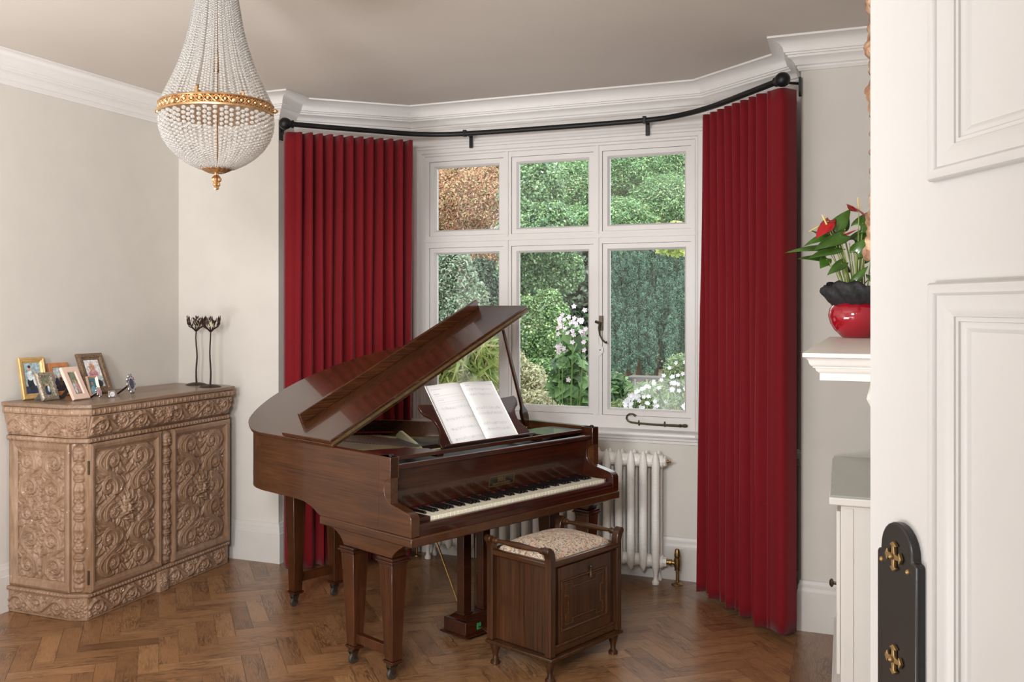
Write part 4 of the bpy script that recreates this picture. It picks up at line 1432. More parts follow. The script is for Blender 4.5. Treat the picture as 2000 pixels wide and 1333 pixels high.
# corner posts with scrolled tops and side handles
for sx in (0, 1):
    for sy in (0, 1):
        x = 0.018 if sx == 0 else SW - 0.018
        y = 0.020 if sy == 0 else SD - 0.020
        sg = -1 if sx == 0 else 1
        pf = [(-0.017, 0.113), (0.017, 0.113), (0.017, 0.50), (0.018, 0.525), (0.024, 0.545), (0.034, 0.556)]
        cxs, czs, r = 0.021, 0.566, 0.0165
        pf += [(cxs + r * math.cos(t), czs + r * math.sin(t)) for t in [-0.5, 0.0, 0.5, 1.0, 1.57, 2.1, 2.6]]
        pf += [(-0.004, 0.568), (-0.012, 0.552), (-0.017, 0.53)]
        b = MB(); b.prism([(x + sg * a, z) for a, z in pf], y - 0.017, y + 0.017, lambda a, z, c: (a, c, z))
        b.build('post', M['stool'], stool, bevel=0.003)
    x = 0.018 - 0.012 if sx == 0 else SW - 0.018 + 0.012
    b = MB()
    L_ = SD - 0.074
    prof = [(0.012, 0.0), (0.015, 0.006), (0.015, 0.010), (0.010, 0.014), (0.014, 0.018), (0.014, 0.024), (0.0085, 0.030), (0.009, 0.05), (0.0125, 0.10), (0.0145, L_ / 2)]
    prof = prof + [(r, L_ - z) for r, z in prof[-2::-1]]
    b.lathe(prof, (0, 0, 0), 16, lambda a, c, z, x=x: (x + a, 0.037 + z, 0.560 + c))
    b.build('hand_rail', M['stoolh'], stool)
for (x, y) in ((0.030, 0.030), (SW - 0.030, 0.030), (0.030, SD - 0.030), (SW - 0.030, SD - 0.030)):
    b = MB()
    b.lathe([(0.014, 0.0), (0.022, 0.003), (0.022, 0.012), (0.013, 0.022), (0.0115, 0.032), (0.014, 0.048), (0.019, 0.066), (0.024, 0.085), (0.025, 0.0938)], (x, y, 0), 16)
    b.build('leg', M['stool'], stool)

# ------------------------------------------------------------------ radiator
rad = thing('radiator', 'white cast iron column radiator with embossed scrollwork below the window', 'radiator', (-2.478, 5.505, 0))
def rad_mat():
    m, nt, bb = newmat('embossed_radiator_enamel')
    bb.inputs['Base Color'].default_value = rgb(228, 223, 215)
    setp(bb, Roughness=0.42)
    v = coords(nt, (1, 1, 1))
    w = nt.nodes.new('ShaderNodeTexWave')
    w.wave_type = 'RINGS'
    w.rings_direction = 'SPHERICAL'
    w.inputs['Scale'].default_value = 22
    w.inputs['Distortion'].default_value = 6
    w.inputs['Detail'].default_value = 1.5
    w.inputs['Detail Scale'].default_value = 2.2
    nt.links.new(v, w.inputs['Vector'])
    add_bump(nt, bb, w.outputs['Fac'], 0.28, 0.002)
    return m
RM = rad_mat()
b = MB()
def column(yc, wx, wy, z0, z1):
    prof = []
    vs, fs = [], []
    seg = 14
    zs = [z0, z0 + 0.012, z0 + 0.04, z0 + 0.09, z0 + 0.12, (z0 + z1) / 2, z1 - 0.12, z1 - 0.09, z1 - 0.05, z1 - 0.015, z1]
    ws = [0.15, 0.55, 0.95, 1.05, 1.0, 0.98, 1.0, 1.05, 0.95, 0.5, 0.1]
    for z, w in zip(zs, ws):
        for k in range(seg):
            t = 2 * PI * k / seg
            vs.append((wx * w * math.cos(t), yc + wy * w * math.sin(t), z))
    for i in range(len(zs) - 1):
        for k in range(seg):
            k2 = (k + 1) % seg
            fs.append((i * seg + k, i * seg + k2, (i + 1) * seg + k2, (i + 1) * seg + k))
    fs += [tuple(range(seg - 1, -1, -1)), tuple((len(zs) - 1) * seg + k for k in range(seg))]
    b.add(vs, fs)
column(-0.048, 0.0225, 0.024, 0.072, 0.766)
column(0.048, 0.0225, 0.024, 0.072, 0.760)
for zc in (0.125, 0.705):
    b.tube([(-0.036, 0, zc), (-0.020, 0, zc), (0.020, 0, zc), (0.036, 0, zc)], [0.036, 0.040, 0.040, 0.036], 16)
sec = b.build('section', RM, rad, smooth=50)
NS = 21
pitch = 0.0718
sec.location.x = 0.03
for i in range(1, NS):
    c = sec.copy(); C.objects.link(c); c.parent = rad; c.location.x = 0.03 + i * pitch
for i in (0, NS - 1):
    for y in (-0.048, 0.048):
        b = MB(); b.lathe([(0.012, 0.0), (0.020, 0.002), (0.021, 0.016), (0.013, 0.030), (0.011, 0.05), (0.015, 0.075), (0.021, 0.10)], (0.03 + i * pitch, y, 0), 12); b.build('foot', M['radiator'], rad)
xe = 0.03 + (NS - 1) * pitch
b = MB(); b.tube([(xe + 0.034, 0, 0.705), (xe + 0.050, 0, 0.705), (xe + 0.056, 0, 0.705)], [0.030, 0.030, 0.022], 8); b.build('end_plug', M['radiator'], rad)
b = MB(); b.tube([(xe + 0.056, 0, 0.705), (xe + 0.066, 0, 0.705), (xe + 0.067, 0, 0.705), (xe + 0.080, 0, 0.705)], [0.010, 0.010, 0.005, 0.006], 8); b.build('bleed_valve', M['brass'], rad)
b = MB(); b.tube([(xe + 0.034, 0, 0.125), (xe + 0.056, 0, 0.125)], [0.030, 0.028], 8); b.build('end_plug', M['radiator'], rad)
vx = xe + 0.115
b = MB()
b.tube([(xe + 0.056, 0, 0.125), (xe + 0.066, 0, 0.125), (xe + 0.068, 0, 0.125), (xe + 0.084, 0, 0.125), (xe + 0.086, 0, 0.125), (vx, 0, 0.125)], [0.014, 0.014, 0.018, 0.018, 0.012, 0.012], 10)
b.lathe([(0.006, 0.0), (0.034, 0.001), (0.030, 0.006), (0.012, 0.012), (0.009, 0.014), (0.009, 0.08), (0.016, 0.082), (0.016, 0.098), (0.019, 0.104), (0.019, 0.150), (0.014, 0.156), (0.017, 0.160), (0.018, 0.168), (0.014, 0.198), (0.010, 0.206), (0.0, 0.208)], (vx, 0, 0), 14)
b.build('radiator_valve', M['brass'], rad)
b = MB(); b.lathe([(0.006, 0.0), (0.030, 0.001), (0.028, 0.006), (0.012, 0.010), (0.009, 0.012), (0.009, 0.10), (0.016, 0.105), (0.016, 0.14), (0.0, 0.145)], (-0.07, 0, 0), 14); b.tube([(-0.07, 0, 0.125), (0.0, 0, 0.125)], 0.012, 10); b.build('radiator_valve', M['brass'], rad)

# ------------------------------------------------------------------ chandelier
CX, CY = -2.157, 2.89
ch = thing('chandelier', 'crystal bead tent and basket chandelier with gilt ring hanging from the ceiling', 'chandelier', (CX, CY, 2.034))
ZB = 2.034
def zz(z): return z - ZB
RR = 0.203
zr0, zr1 = 2.312, 2.352
b = MB()
b.lathe([(RR - 0.001, zz(zr0)), (RR + 0.006, zz(zr0)), (RR + 0.007, zz(zr0 + 0.004)), (RR + 0.006, zz(zr0 + 0.008)), (RR - 0.001, zz(zr0 + 0.008))], (0, 0, 0), 72)
b.lathe([(RR - 0.001, zz(zr1 - 0.006)), (RR + 0.005, zz(zr1 - 0.006)), (RR + 0.008, zz(zr1 - 0.003)), (RR + 0.006, zz(zr1)), (RR - 0.001, zz(zr1))], (0, 0, 0), 72)
gr = b.build('gilt_ring', M['gold'], ch)
b = MB()
zc_ = zz((zr0 + zr1) / 2 + 0.001)
NF = 22
for k in range(NF):
    t0 = 2 * PI * k / NF
    dt = 2 * PI / NF
    pts = []
    for i in range(13):
        u = i / 12
        pts.append(((RR + 0.003) * math.cos(t0 + dt * u), (RR + 0.003) * math.sin(t0 + dt * u), zc_ + 0.011 * math.sin(2 * PI * u)))
    b.tube(pts, 0.0032, 5)
    pts = [(p[0], p[1], 2 * zc_ - p[2]) for p in pts]
    b.tube(pts, 0.0032, 5)
    a = t0 + dt * 0.25
    for a in (t0, t0 + dt * 0.5):
        for zo in (-0.009, 0.009):
            b.sphere(((RR + 0.003) * math.cos(a), (RR + 0.003) * math.sin(a), zc_ + zo), 0.0042, 6, 4)
    for a in (t0 + dt * 0.25, t0 + dt * 0.75):
        b.sphere(((RR + 0.003) * math.cos(a), (RR + 0.003) * math.sin(a), zc_), 0.0068, 8, 5)
b.build('pierced_frieze', M['gold'], gr)
for k in range(6):
    a = math.radians(22.8 + 60 * k)
    b = MB()
    def ff(x, y, z, a=a):
        return ((RR + 0.004 + z) * math.cos(a) - x * math.sin(a), (RR + 0.004 + z) * math.sin(a) + x * math.cos(a), zc_ - 0.006 + y)
    b.lathe([(0.003, 0), (0.003, 0.006), (0.009, 0.009), (0.009, 0.014), (0.004, 0.017), (0.006, 0.02), (0.0, 0.023)], (0, 0, 0), 12, ff); b.build('ring_knob', M['gold'], gr)
# stem, top crown
b = MB(); b.tube([(0, 0, zz(2.06)), (0, 0, zz(2.92))], 0.006, 10); b.lathe([(0.006, zz(2.47)), (0.016, zz(2.48)), (0.010, zz(2.50)), (0.015, zz(2.53)), (0.006, zz(2.55))], (0, 0, 0), 16); b.build('stem', M['gold'], ch)
b = MB(); b.lathe([(0.060, zz(2.80)), (0.068, zz(2.80)), (0.070, zz(2.815)), (0.062, zz(2.83)), (0.045, zz(2.85)), (0.02, zz(2.87)), (0.02, zz(2.89)), (0.05, zz(2.90)), (0.06, zz(2.9195)), (0.0, zz(2.9195))], (0, 0, 0), 32); b.build('crown', M['gold'], ch)
for k in range(3):
    a = 2 * PI * k / 3 + 0.4
    b = MB()
    b.tube([(0, 0, zz(2.40)), (0.05 * math.cos(a), 0.05 * math.sin(a), zz(2.36)), (0.10 * math.cos(a), 0.10 * math.sin(a), zz(2.35))], 0.004, 8)
    b.lathe([(0.012, 0.0), (0.013, 0.05), (0.010, 0.055)], (0.10 * math.cos(a), 0.10 * math.sin(a), zz(2.35)), 12)
    b.build('candle_arm', M['gold'], ch)
# bead unit
def ico(r):
    bm = bmesh.new(); bmesh.ops.create_icosphere(bm, subdivisions=1, radius=r)
    v = np.array([tuple(x.co) for x in bm.verts]); f = np.array([[w.index for w in q.verts] for q in bm.faces])
    bm.free(); return v, f
IV, IF = ico(1.0)
def strand(name, prof, rfun, par, phase=0.0):
    """beads threaded on a curve in the xz half plane"""
    P = np.array(prof)
    seg = np.linalg.norm(np.diff(P, axis=0), axis=1)
    cum = np.concatenate([[0], np.cumsum(seg)])
    T = cum[-1]
    s = phase
    V, F = [], []
    k = 0
    while s < T:
        t = s / T
        r = rfun(t)
        x = np.interp(s, cum, P[:, 0]); z = np.interp(s, cum, P[:, 1])
        a = k * 0.7
        Rm = np.array([[math.cos(a), -math.sin(a), 0], [math.sin(a), math.cos(a), 0], [0, 0, 1]])
        V.append(IV @ Rm.T * r * np.array([1, 1, 0.93]) + np.array([x, 0, z])); F.append(IF + len(IV) * k)
        s += r * 1.86
        k += 1
    return raw_mesh(name, np.concatenate(V), np.concatenate(F), M['bead'], par, smooth=False)
tent = [(0.058, zz(2.812)), (0.068, zz(2.78)), (0.079, zz(2.735)), (0.094, zz(2.64)), (0.112, zz(2.57)), (0.131, zz(2.51)), (0.153, zz(2.455)), (0.177, zz(2.405)), (0.199, zz(2.358))]
NT = 96
protos = [strand('bead_strand', tent, lambda t: 0.0046 + 0.0018 * t, ch, ph_) for ph_ in (0.0, 0.0045, 0.0022, 0.0066)]
for k in range(NT):
    p_ = protos[k % 4]
    c = p_ if k < 4 else p_.copy()
    if k >= 4:
        C.objects.link(c); c.parent = ch
    c.rotation_euler = (0, 0, 2 * PI * k / NT + 0.016 * math.sin(k * 2.3) + 0.030 * math.sin(k * 2 * PI / 6.4))
bowl = [(0.203, zz(2.303)), (0.205, zz(2.285)), (0.203, zz(2.26)), (0.192, zz(2.225)), (0.170, zz(2.19)), (0.140, zz(2.160)), (0.105, zz(2.135)), (0.07, zz(2.118)), (0.045, zz(2.112))]
NB_ = 66
protos = [strand('basket_strand', bowl, lambda t: 0.0096 - 0.0048 * min(1, t * 1.3), ch, ph_) for ph_ in (0.0, 0.008)]
for k in range(NB_):
    p_ = protos[k % 2]
    c = p_ if k < 2 else p_.copy()
    if k >= 2:
        C.objects.link(c); c.parent = ch
    c.rotation_euler = (0, 0, 2 * PI * k / NB_ + 0.012 * math.sin(k * 1.9))
b = MB()
b.lathe([(0.0, zz(2.100)), (0.02, zz(2.100)), (0.030, zz(2.098)), (0.050, zz(2.108)), (0.060, zz(2.116)), (0.058, zz(2.120)), (0.03, zz(2.118)), (0.0, zz(2.118))], (0, 0, 0), 64, lobes=16, lobe_amp=0.04)
b.build('base_cup', M['gold'], ch)
b = MB()
b.lathe([(0.006, zz(2.10)), (0.007, zz(2.09)), (0.014, zz(2.083)), (0.018, zz(2.076)), (0.016, zz(2.068)), (0.010, zz(2.064)), (0.013, zz(2.058)), (0.013, zz(2.052)), (0.007, zz(2.047)), (0.009, zz(2.042)), (0.006, zz(2.036)), (0.0, zz(2.034))], (0, 0, 0), 24, lobes=6, lobe_amp=0.14)
b.build('pendant', M['gold'], ch)
# ------------------------------------------------------------------ carved relief generator
class Relief:
    def __init__(self, w, h, res=0.0024):
        self.w, self.h = w, h
        self.nx = max(4, int(round(w / res))) + 1
        self.ny = max(4, int(round(h / res))) + 1
        self.X, self.Y = np.meshgrid(np.linspace(0, w, self.nx), np.linspace(0, h, self.ny))
        self.H = np.zeros_like(self.X)
    def _win(self, x, y, r):
        i0 = max(0, int((x - r) / self.w * (self.nx - 1))); i1 = min(self.nx, int((x + r) / self.w * (self.nx - 1)) + 2)
        j0 = max(0, int((y - r) / self.h * (self.ny - 1))); j1 = min(self.ny, int((y + r) / self.h * (self.ny - 1)) + 2)
        return (slice(j0, j1), slice(i0, i1)) if i1 > i0 and j1 > j0 else None
    def dome(self, x, y, r, ht, ry=None, ang=0.0, base=0.0, grooves=0):
        ry = ry or r
        w = self._win(x, y, max(r, ry))
        if w is None: return
        dx, dy = self.X[w] - x, self.Y[w] - y
        c, s = math.cos(ang), math.sin(ang)
        u, v = (dx * c + dy * s) / r, (-dx * s + dy * c) / ry
        q = 1 - u * u - v * v
        hh = np.where(q > 0, base + ht * np.sqrt(np.clip(q, 0, 1)), 0)
        if grooves:
            hh = np.where(q > 0, hh * (0.82 + 0.18 * np.cos(v * PI * grooves)), 0)
        self.H[w] = np.maximum(self.H[w], hh)
    def stroke(self, pts, ws, ht, step=0.35, fl=True):
        P = np.array(pts); 
        seg = np.linalg.norm(np.diff(P, axis=0), axis=1); cum = np.concatenate([[0], np.cumsum(seg)])
        ws = np.interp(cum, np.linspace(0, cum[-1], len(ws)), ws)
        s = 0
        while s <= cum[-1]:
            x = np.interp(s, cum, P[:, 0]); y = np.interp(s, cum, P[:, 1]); w = np.interp(s, cum, ws)
            self.dome(x, y, w, ht * (0.6 + 0.4 * w / max(ws)))
            s += max(0.0008, w * step)
        if fl:   # incised flutes along the stroke
            T = np.gradient(P, axis=0); T /= (np.linalg.norm(T, axis=1)[:, None] + 1e-9); Nn = np.stack([-T[:, 1], T[:, 0]], 1)
            for off in (-0.33, 0.33):
                Q = P + Nn * (ws * off)[:, None]
                s = 0
                while s <= cum[-1]:
                    x = np.interp(s, cum, Q[:, 0]); y = np.interp(s, cum, Q[:, 1]); w = np.interp(s, cum, ws) * 0.16
                    self.cut(x, y, max(0.0013, w), ht * 0.22)
                    s += 0.0018
    def cut(self, x, y, r, d):
        w = self._win(x, y, r)
        if w is None: return
        q = 1 - ((self.X[w] - x) ** 2 + (self.Y[w] - y) ** 2) / (r * r)
        m = (q > 0) & (self.H[w] > d * 1.2)
        tgt = self.H[w]
        tgt[m] = np.minimum(tgt[m], np.maximum(d, tgt[m] - d * np.sqrt(q[m]) * 0.28))
        self.H[w] = tgt
    def scroll(self, x, y, R, a0, turn, w0, ht, leaves=True, tail=None):
        """acanthus scroll: spiral centred x,y radius R starting at angle a0, turn=+1/-1"""
        pts, ws = [], []
        if tail is not None:
            x1, y1 = x + R * math.cos(a0), y + R * math.sin(a0)
            tx, ty = -math.sin(a0) * turn, math.cos(a0) * turn
            for i in range(8):
                t = 1 - i / 8
                mx, my = x1 - tx * R * 0.9 * t, y1 - ty * R * 0.9 * t
                pts.append((mx * (1 - t * t) + tail[0] * t * t, my * (1 - t * t) + tail[1] * t * t)); ws.append(w0 * (0.65 + 0.5 * (1 - t)))
        N = 44
        for i in range(N + 1):
            t = i / N
            a = a0 + turn * t * 3.6 * PI / 2
            r = R * (1 - 0.80 * t ** 0.85)
            pts.append((x + r * math.cos(a), y + r * math.sin(a))); ws.append(w0 * (1.05 - 0.62 * t))
        if leaves:
            for i in range(6):
                t = i / 6 * 0.62
                a = a0 + turn * t * 3.6 * PI / 2
                r = R * (1 - 0.80 * t ** 0.85) + w0 * 0.75
                la = a + turn * 0.95
                ll = w0 * (1.5 - 0.8 * t)
                self.dome(x + r * math.cos(a) + 0.4 * ll * math.cos(la), y + r * math.sin(a) + 0.4 * ll * math.sin(la), ll, ht * 0.62, ll * 0.42, la, grooves=2)
        self.stroke(pts, ws, ht)
        self.dome(x, y, R * 0.24, ht * 1.05, grooves=0)
        for k in range(5):
            a = k * 2 * PI / 5
            self.dome(x + R * 0.2 * math.cos(a), y + R * 0.2 * math.sin(a), R * 0.16, ht * 0.9)
    def mask(self, x, y, s, ht):
        """lion mask with curled mane"""
        for k in range(13):
            a = 2 * PI * k / 13
            self.dome(x + s * 0.84 * math.cos(a), y + s * 0.92 * math.sin(a), s * 0.34, ht * 0.60, s * 0.20, a + 0.5, grooves=3)
        for k in range(11):
            a = 2 * PI * (k + 0.5) / 11
            if math.sin(a) < -0.8: continue
            self.dome(x + s * 0.60 * math.cos(a), y + s * 0.70 * math.sin(a), s * 0.28, ht * 0.80, s * 0.16, a - 0.5, grooves=2)
        self.dome(x, y + s * 0.02, s * 0.54, ht * 0.95, s * 0.66)
        self.dome(x, y + s * 0.46, s * 0.40, ht * 1.05, s * 0.16)
        for sg in (-1, 1):
            self.dome(x + sg * s * 0.24, y + s * 0.28, s * 0.20, ht * 1.25, s * 0.07, sg * 0.35)
            self.dome(x + sg * s * 0.22, y + s * 0.12, s * 0.10, ht * 1.12, s * 0.07)
            self.dome(x + sg * s * 0.30, y - s * 0.10, s * 0.17, ht * 1.10)
            self.dome(x + sg * s * 0.15, y - s * 0.22, s * 0.18, ht * 1.32, s * 0.12, -sg * 0.4, grooves=2)
        self.dome(x, y + s * 0.12, s * 0.09, ht * 1.40, s * 0.28)
        self.dome(x, y - s * 0.08, s * 0.16, ht * 1.58, s * 0.10)
        w = self._win(x, y - s * 0.42, s * 0.28)
        if w is not None:
            q = 1 - ((self.X[w] - x) / (s * 0.24)) ** 2 - ((self.Y[w] - y + s * 0.42) / (s * 0.07)) ** 2
            self.H[w] = np.where(q > 0, self.H[w] * 0.45, self.H[w])
        self.dome(x, y - s * 0.60, s * 0.20, ht * 1.05, s * 0.12, grooves=2)
        for sg in (-1, 1):
            self.cut(x + sg * s * 0.22, y + s * 0.20, s * 0.07, ht * 0.8)
    def blur(self, n=1):
        for _ in range(n):
            h = self.H
            p = np.pad(h, 1, mode='edge')
            self.H = (p[1:-1, 1:-1] * 4 + p[:-2, 1:-1] + p[2:, 1:-1] + p[1:-1, :-2] + p[1:-1, 2:]) / 8
    def mesh(self, name, fn, mat, par, back=0.004):
        """fn(a,b,c) -> xyz"""
        self.blur(1)
        nx, ny = self.nx, self.ny
        H = self.H + nrs.uniform(-0.00012, 0.00012, self.H.shape)
        e = np.ones_like(H, dtype=bool)
        V = fn(self.X.ravel(), self.Y.ravel(), H.ravel())
        idx = np.arange(nx * ny).reshape(ny, nx)
        F = np.stack([idx[:-1, :-1].ravel(), idx[:-1, 1:].ravel(), idx[1:, 1:].ravel(), idx[1:, :-1].ravel()], 1)
        # skirt so that the carving is a solid slab
        ring = np.concatenate([idx[0, :], idx[1:, -1], idx[-1, -2::-1], idx[-2:0:-1, 0]])
        Xr, Yr = self.X.ravel()[ring], self.Y.ravel()[ring]
        B = fn(Xr, Yr, np.full(len(ring), -back))
        o = len(V)
        m = len(ring)
        k = np.arange(m); k2 = (k + 1) % m
        SF = np.stack([ring[k2], ring[k], o + k, o + k2], 1)
        V = np.concatenate([V, B]); F = np.concatenate([F, SF])
        return raw_mesh(name, V, F, mat, par, smooth=True)

def vine(R, fn, L, A, nb, w0, ht, flip=1, leafk=1.0):
    """running acanthus scroll; fn(u, v) -> (x, y); L length, A half height, nb bays"""
    p = L / nb
    us = np.linspace(0, L, 60 * nb)
    st = [fn(u, flip * A * 0.80 * math.sin(PI * u / p)) for u in us]
    R.stroke(st, [w0 * 0.9] * 5, ht * 0.85)
    for k in range(nb):
        s = flip * (1 if k % 2 == 0 else -1)
        uc, vc = p * (k + 0.5), -s * A * 0.16
        rad = min(p * 0.44, A * 0.96)
        pts, ws = [], []
        N = 60
        for i in range(N + 1):
            t = i / N
            a = s * (PI / 2 + 0.5) - s * t * 2.7 * PI
            r = rad * (1 - 0.86 * t ** 0.9)
            pts.append(fn(uc + r * math.cos(a), vc + r * math.sin(a))); ws.append(w0 * (1.15 - 0.75 * t))
        # lobed leaves springing from the outside of the scroll
        for i in range(0, 48, 4):
            t = i / N
            a = s * (PI / 2 + 0.5) - s * t * 2.7 * PI
            r = rad * (1 - 0.86 * t ** 0.9)
            for side, q in ((1, 0.8), (-1, 0.75)):
                rr_ = r + side * w0 * 0.9
                x0, y0 = fn(uc + rr_ * math.cos(a), vc + rr_ * math.sin(a))
                x1, y1 = fn(uc + (rr_ + side * w0 * 0.6) * math.cos(a - s * 0.28), vc + (rr_ + side * w0 * 0.6) * math.sin(a - s * 0.28))
                la = math.atan2(y1 - y0, x1 - x0)
                ll = w0 * 1.7 * q * (1.1 - t * 0.7) * leafk
                R.dome((x0 + x1) / 2, (y0 + y1) / 2, ll, ht * (0.72 if side > 0 else 0.6), ll * 0.45, la, grooves=2)
        R.stroke(pts, ws, ht)
        x, y = fn(uc, vc)
        R.dome(x, y, rad * 0.26, ht * 1.08)
        for q in range(5):
            R.dome(x + rad * 0.2 * math.cos(q * 1.257), y + rad * 0.2 * math.sin(q * 1.257), rad * 0.15, ht * 1.0)
        # filler leaves in the spandrels and berries
        for (du, dv, aa) in ((-0.42, 0.78, 0.7), (0.42, 0.78, -0.7), (-0.46, 0.50, 1.2), (0.46, 0.5, -1.2)):
            x0, y0 = fn(uc + du * p, vc - s * dv * A)
            x1, y1 = fn(uc + du * p + 0.01 * math.cos(aa), vc - s * dv * A + 0.01 * s * math.sin(aa))
            R.dome(x0, y0, w0 * 1.7, ht * 0.7, w0 * 0.7, math.atan2(y1 - y0, x1 - x0), grooves=2)
        for du in (-0.08, 0.08):
            x0, y0 = fn(uc + du * p, vc - s * A * 0.98); R.dome(x0, y0, w0 * 0.55, ht * 0.7)
def panel_relief(w, h, seed=0, ht=0.020):
    R = Relief(w, h)
    cx = w / 2
    for sg in (-1, 1):
        vine(R, lambda u, v, sg=sg: (cx + sg * (w * 0.255 + v), u), h, w * 0.22, 5, w * 0.052, ht * 1.08, 1 if seed == 0 else -1)
    for k in range(13):
        y = h * (k + 0.5) / 13
        for sg in (-1, 1):
            R.dome(cx + sg * w * 0.028, y, w * 0.065, ht * 0.75, w * 0.024, PI / 2 - sg * 0.6, grooves=2)
            if k % 2: R.dome(cx + sg * w * 0.475, y, w * 0.020, ht * 0.6)
    s = w * 0.20
    R.H[R._win(cx, h / 2, s * 0.95)] *= 0.35
    R.mask(cx, h / 2, s, ht * 1.5)
    R.H = np.where((R.H == 0), 0.0009 * (np.sin(R.X * 900) * np.sin(R.Y * 700)), R.H)
    edge = np.minimum(np.minimum(R.X, w - R.X), np.minimum(R.Y, h - R.Y))
    R.H = R.H * np.clip(edge / 0.006, 0, 1)
    return R
def frieze_relief(w, h, nn=4, ht=0.014, centre=False):
    R = Relief(w, h)
    vine(R, lambda u, v: (u, h / 2 + v), w, h * 0.45, nn, h * 0.098, ht * 1.15)
    if centre:
        R.H[R._win(w / 2, h / 2, h * 0.42)] *= 0.3
        R.mask(w / 2, h / 2, h * 0.44, ht * 1.4)
    edge = np.minimum(np.minimum(R.X, w - R.X), np.minimum(R.Y, h - R.Y))
    R.H = R.H * np.clip(edge / 0.004, 0, 1)
    return R
def egg_relief(w, h, ht=0.006):
    R = Relief(w, h, 0.0022)
    p = h * 1.25
    nn = max(1, int(round(w / p)))
    p = w / nn
    for k in range(nn):
        x = p * (k + 0.5)
        R.dome(x, h * 0.5, h * 0.33, ht, h * 0.40)
        R.cut(x - h * 0.12, h * 0.5, h * 0.12, ht * 0.4)
        R.dome(x + p * 0.5, h * 0.5, h * 0.09, ht * 0.8, h * 0.36)
    return R
def drop_relief(w, h, ht=0.022, head=True):
    R = Relief(w, h)
    cx = w / 2
    y = h - 0.01
    rr = random.Random(int(h * 1000))
    if head:
        R.dome(cx, y - 0.042, w * 0.42, ht, 0.05)
        R.dome(cx, y - 0.018, w * 0.36, ht * 1.1, 0.020)
        for sg in (-1, 1):
            R.dome(cx + sg * w * 0.18, y - 0.038, w * 0.12, ht * 1.15, 0.006)
            R.dome(cx + sg * w * 0.2, y - 0.055, w * 0.16, ht * 1.15)
            R.dome(cx + sg * w * 0.17, y - 0.070, w * 0.22, ht * 1.2, 0.006, -sg * 0.4)
            R.cut(cx + sg * w * 0.16, y - 0.045, 0.004, ht * 0.5)
        R.dome(cx, y - 0.050, w * 0.08, ht * 1.4, 0.020)
        y -= 0.10
    k = 0
    while y > 0.045:
        t = k % 4
        if t == 0:
            for a in range(6):
                R.dome(cx + w * 0.2 * math.cos(a * PI / 3), y - 0.02 + 0.016 * math.sin(a * PI / 3), w * 0.22, ht * 0.95)
            R.dome(cx, y - 0.02, w * 0.12, ht * 1.15); y -= 0.048
        elif t == 1:
            R.dome(cx, y - 0.020, w * 0.36, ht * 1.1, 0.022, grooves=3); y -= 0.042
        elif t == 2:
            for sg in (-0.5, 0, 0.5):
                R.dome(cx + sg * w * 0.38, y - 0.036, w * 0.16, ht * (1.1 - abs(sg) * 0.5), 0.040, sg * 0.25, grooves=2)
            y -= 0.070
        else:
            for a in range(5):
                R.dome(cx + w * 0.2 * math.cos(a * PI * 0.4 + 1), y - 0.018 + 0.013 * math.sin(a * PI * 0.4 + 1), w * 0.17, ht * 0.9)
            y -= 0.042
        k += 1
    R.dome(cx, 0.028, w * 0.34, ht * 0.8, 0.03, grooves=2)
    edge = np.minimum(np.minimum(R.X, w - R.X), np.minimum(R.Y, h - R.Y))
    R.H = R.H * np.clip(edge / 0.003, 0, 1)
    return R

# ------------------------------------------------------------------ carved cabinet
CB0 = (-3.80, 4.30, 0)
cab = thing('carved_cabinet', 'limed wooden two door cabinet carved with scrolls and lion masks against the left wall', 'cabinet', CB0)
XF, XB = -3.560, -4.025           # front face, back
YS, YE = 3.665, 4.925             # near end face, far end face
cfx, cfy = 0.088, 0.040           # corner chamfer
def L3(x, y, z=0): return (x - CB0[0], y - CB0[1], z)
def planf(o):   # body outline offset outward by o, from the back-left round to the back-right
    return [(-4.068, YS - o), (XF - cfx + o * 0.35, YS - o), (XF + o, YS + cfy - o * 0.4), (XF + o, YE - cfy + o * 0.4), (XF - cfx + o * 0.35, YE + o), (-4.032, YE + o)]
def slab(name, o, z0, z1, mat=None, par=None, bevel=0.004):
    b = MB(); b.prism([(p[0] - CB0[0], p[1] - CB0[1]) for p in planf(o)], z0, z1); return b.build(name, mat or M['lime'], par or cab, bevel=bevel)
slab('carcass', -0.028, 0.02, 1.05)
slab('plinth', 0.000, 0.0, 0.118)
slab('plinth_moulding', 0.012, 0.1185, 0.138, bevel=0.006)
b = MB()
def taper(o0, z0, o1, z1):
    p0, p1 = planf(o0), planf(o1)
    vs = [(p[0] - CB0[0], p[1] - CB0[1], z0) for p in p0] + [(p[0] - CB0[0], p[1] - CB0[1], z1) for p in p1]
    b.add(vs, [tuple(range(5, -1, -1)), tuple(range(6, 12))] + [(i, (i + 1) % 6, 6 + (i + 1) % 6, 6 + i) for i in range(6)])
taper(-0.004, 0.930, 0.024, 1.046)
b.build('frieze_block', M['lime'], cab, bevel=0.003)
FS = 0.26
slab('frieze_moulding', 0.010, 0.905, 0.929, bevel=0.006)
slab('top_moulding', 0.036, 1.047, 1.084, bevel=0.010)
slab('top', 0.042, 1.0845, 1.106, M['lime_top'], bevel=0.005)
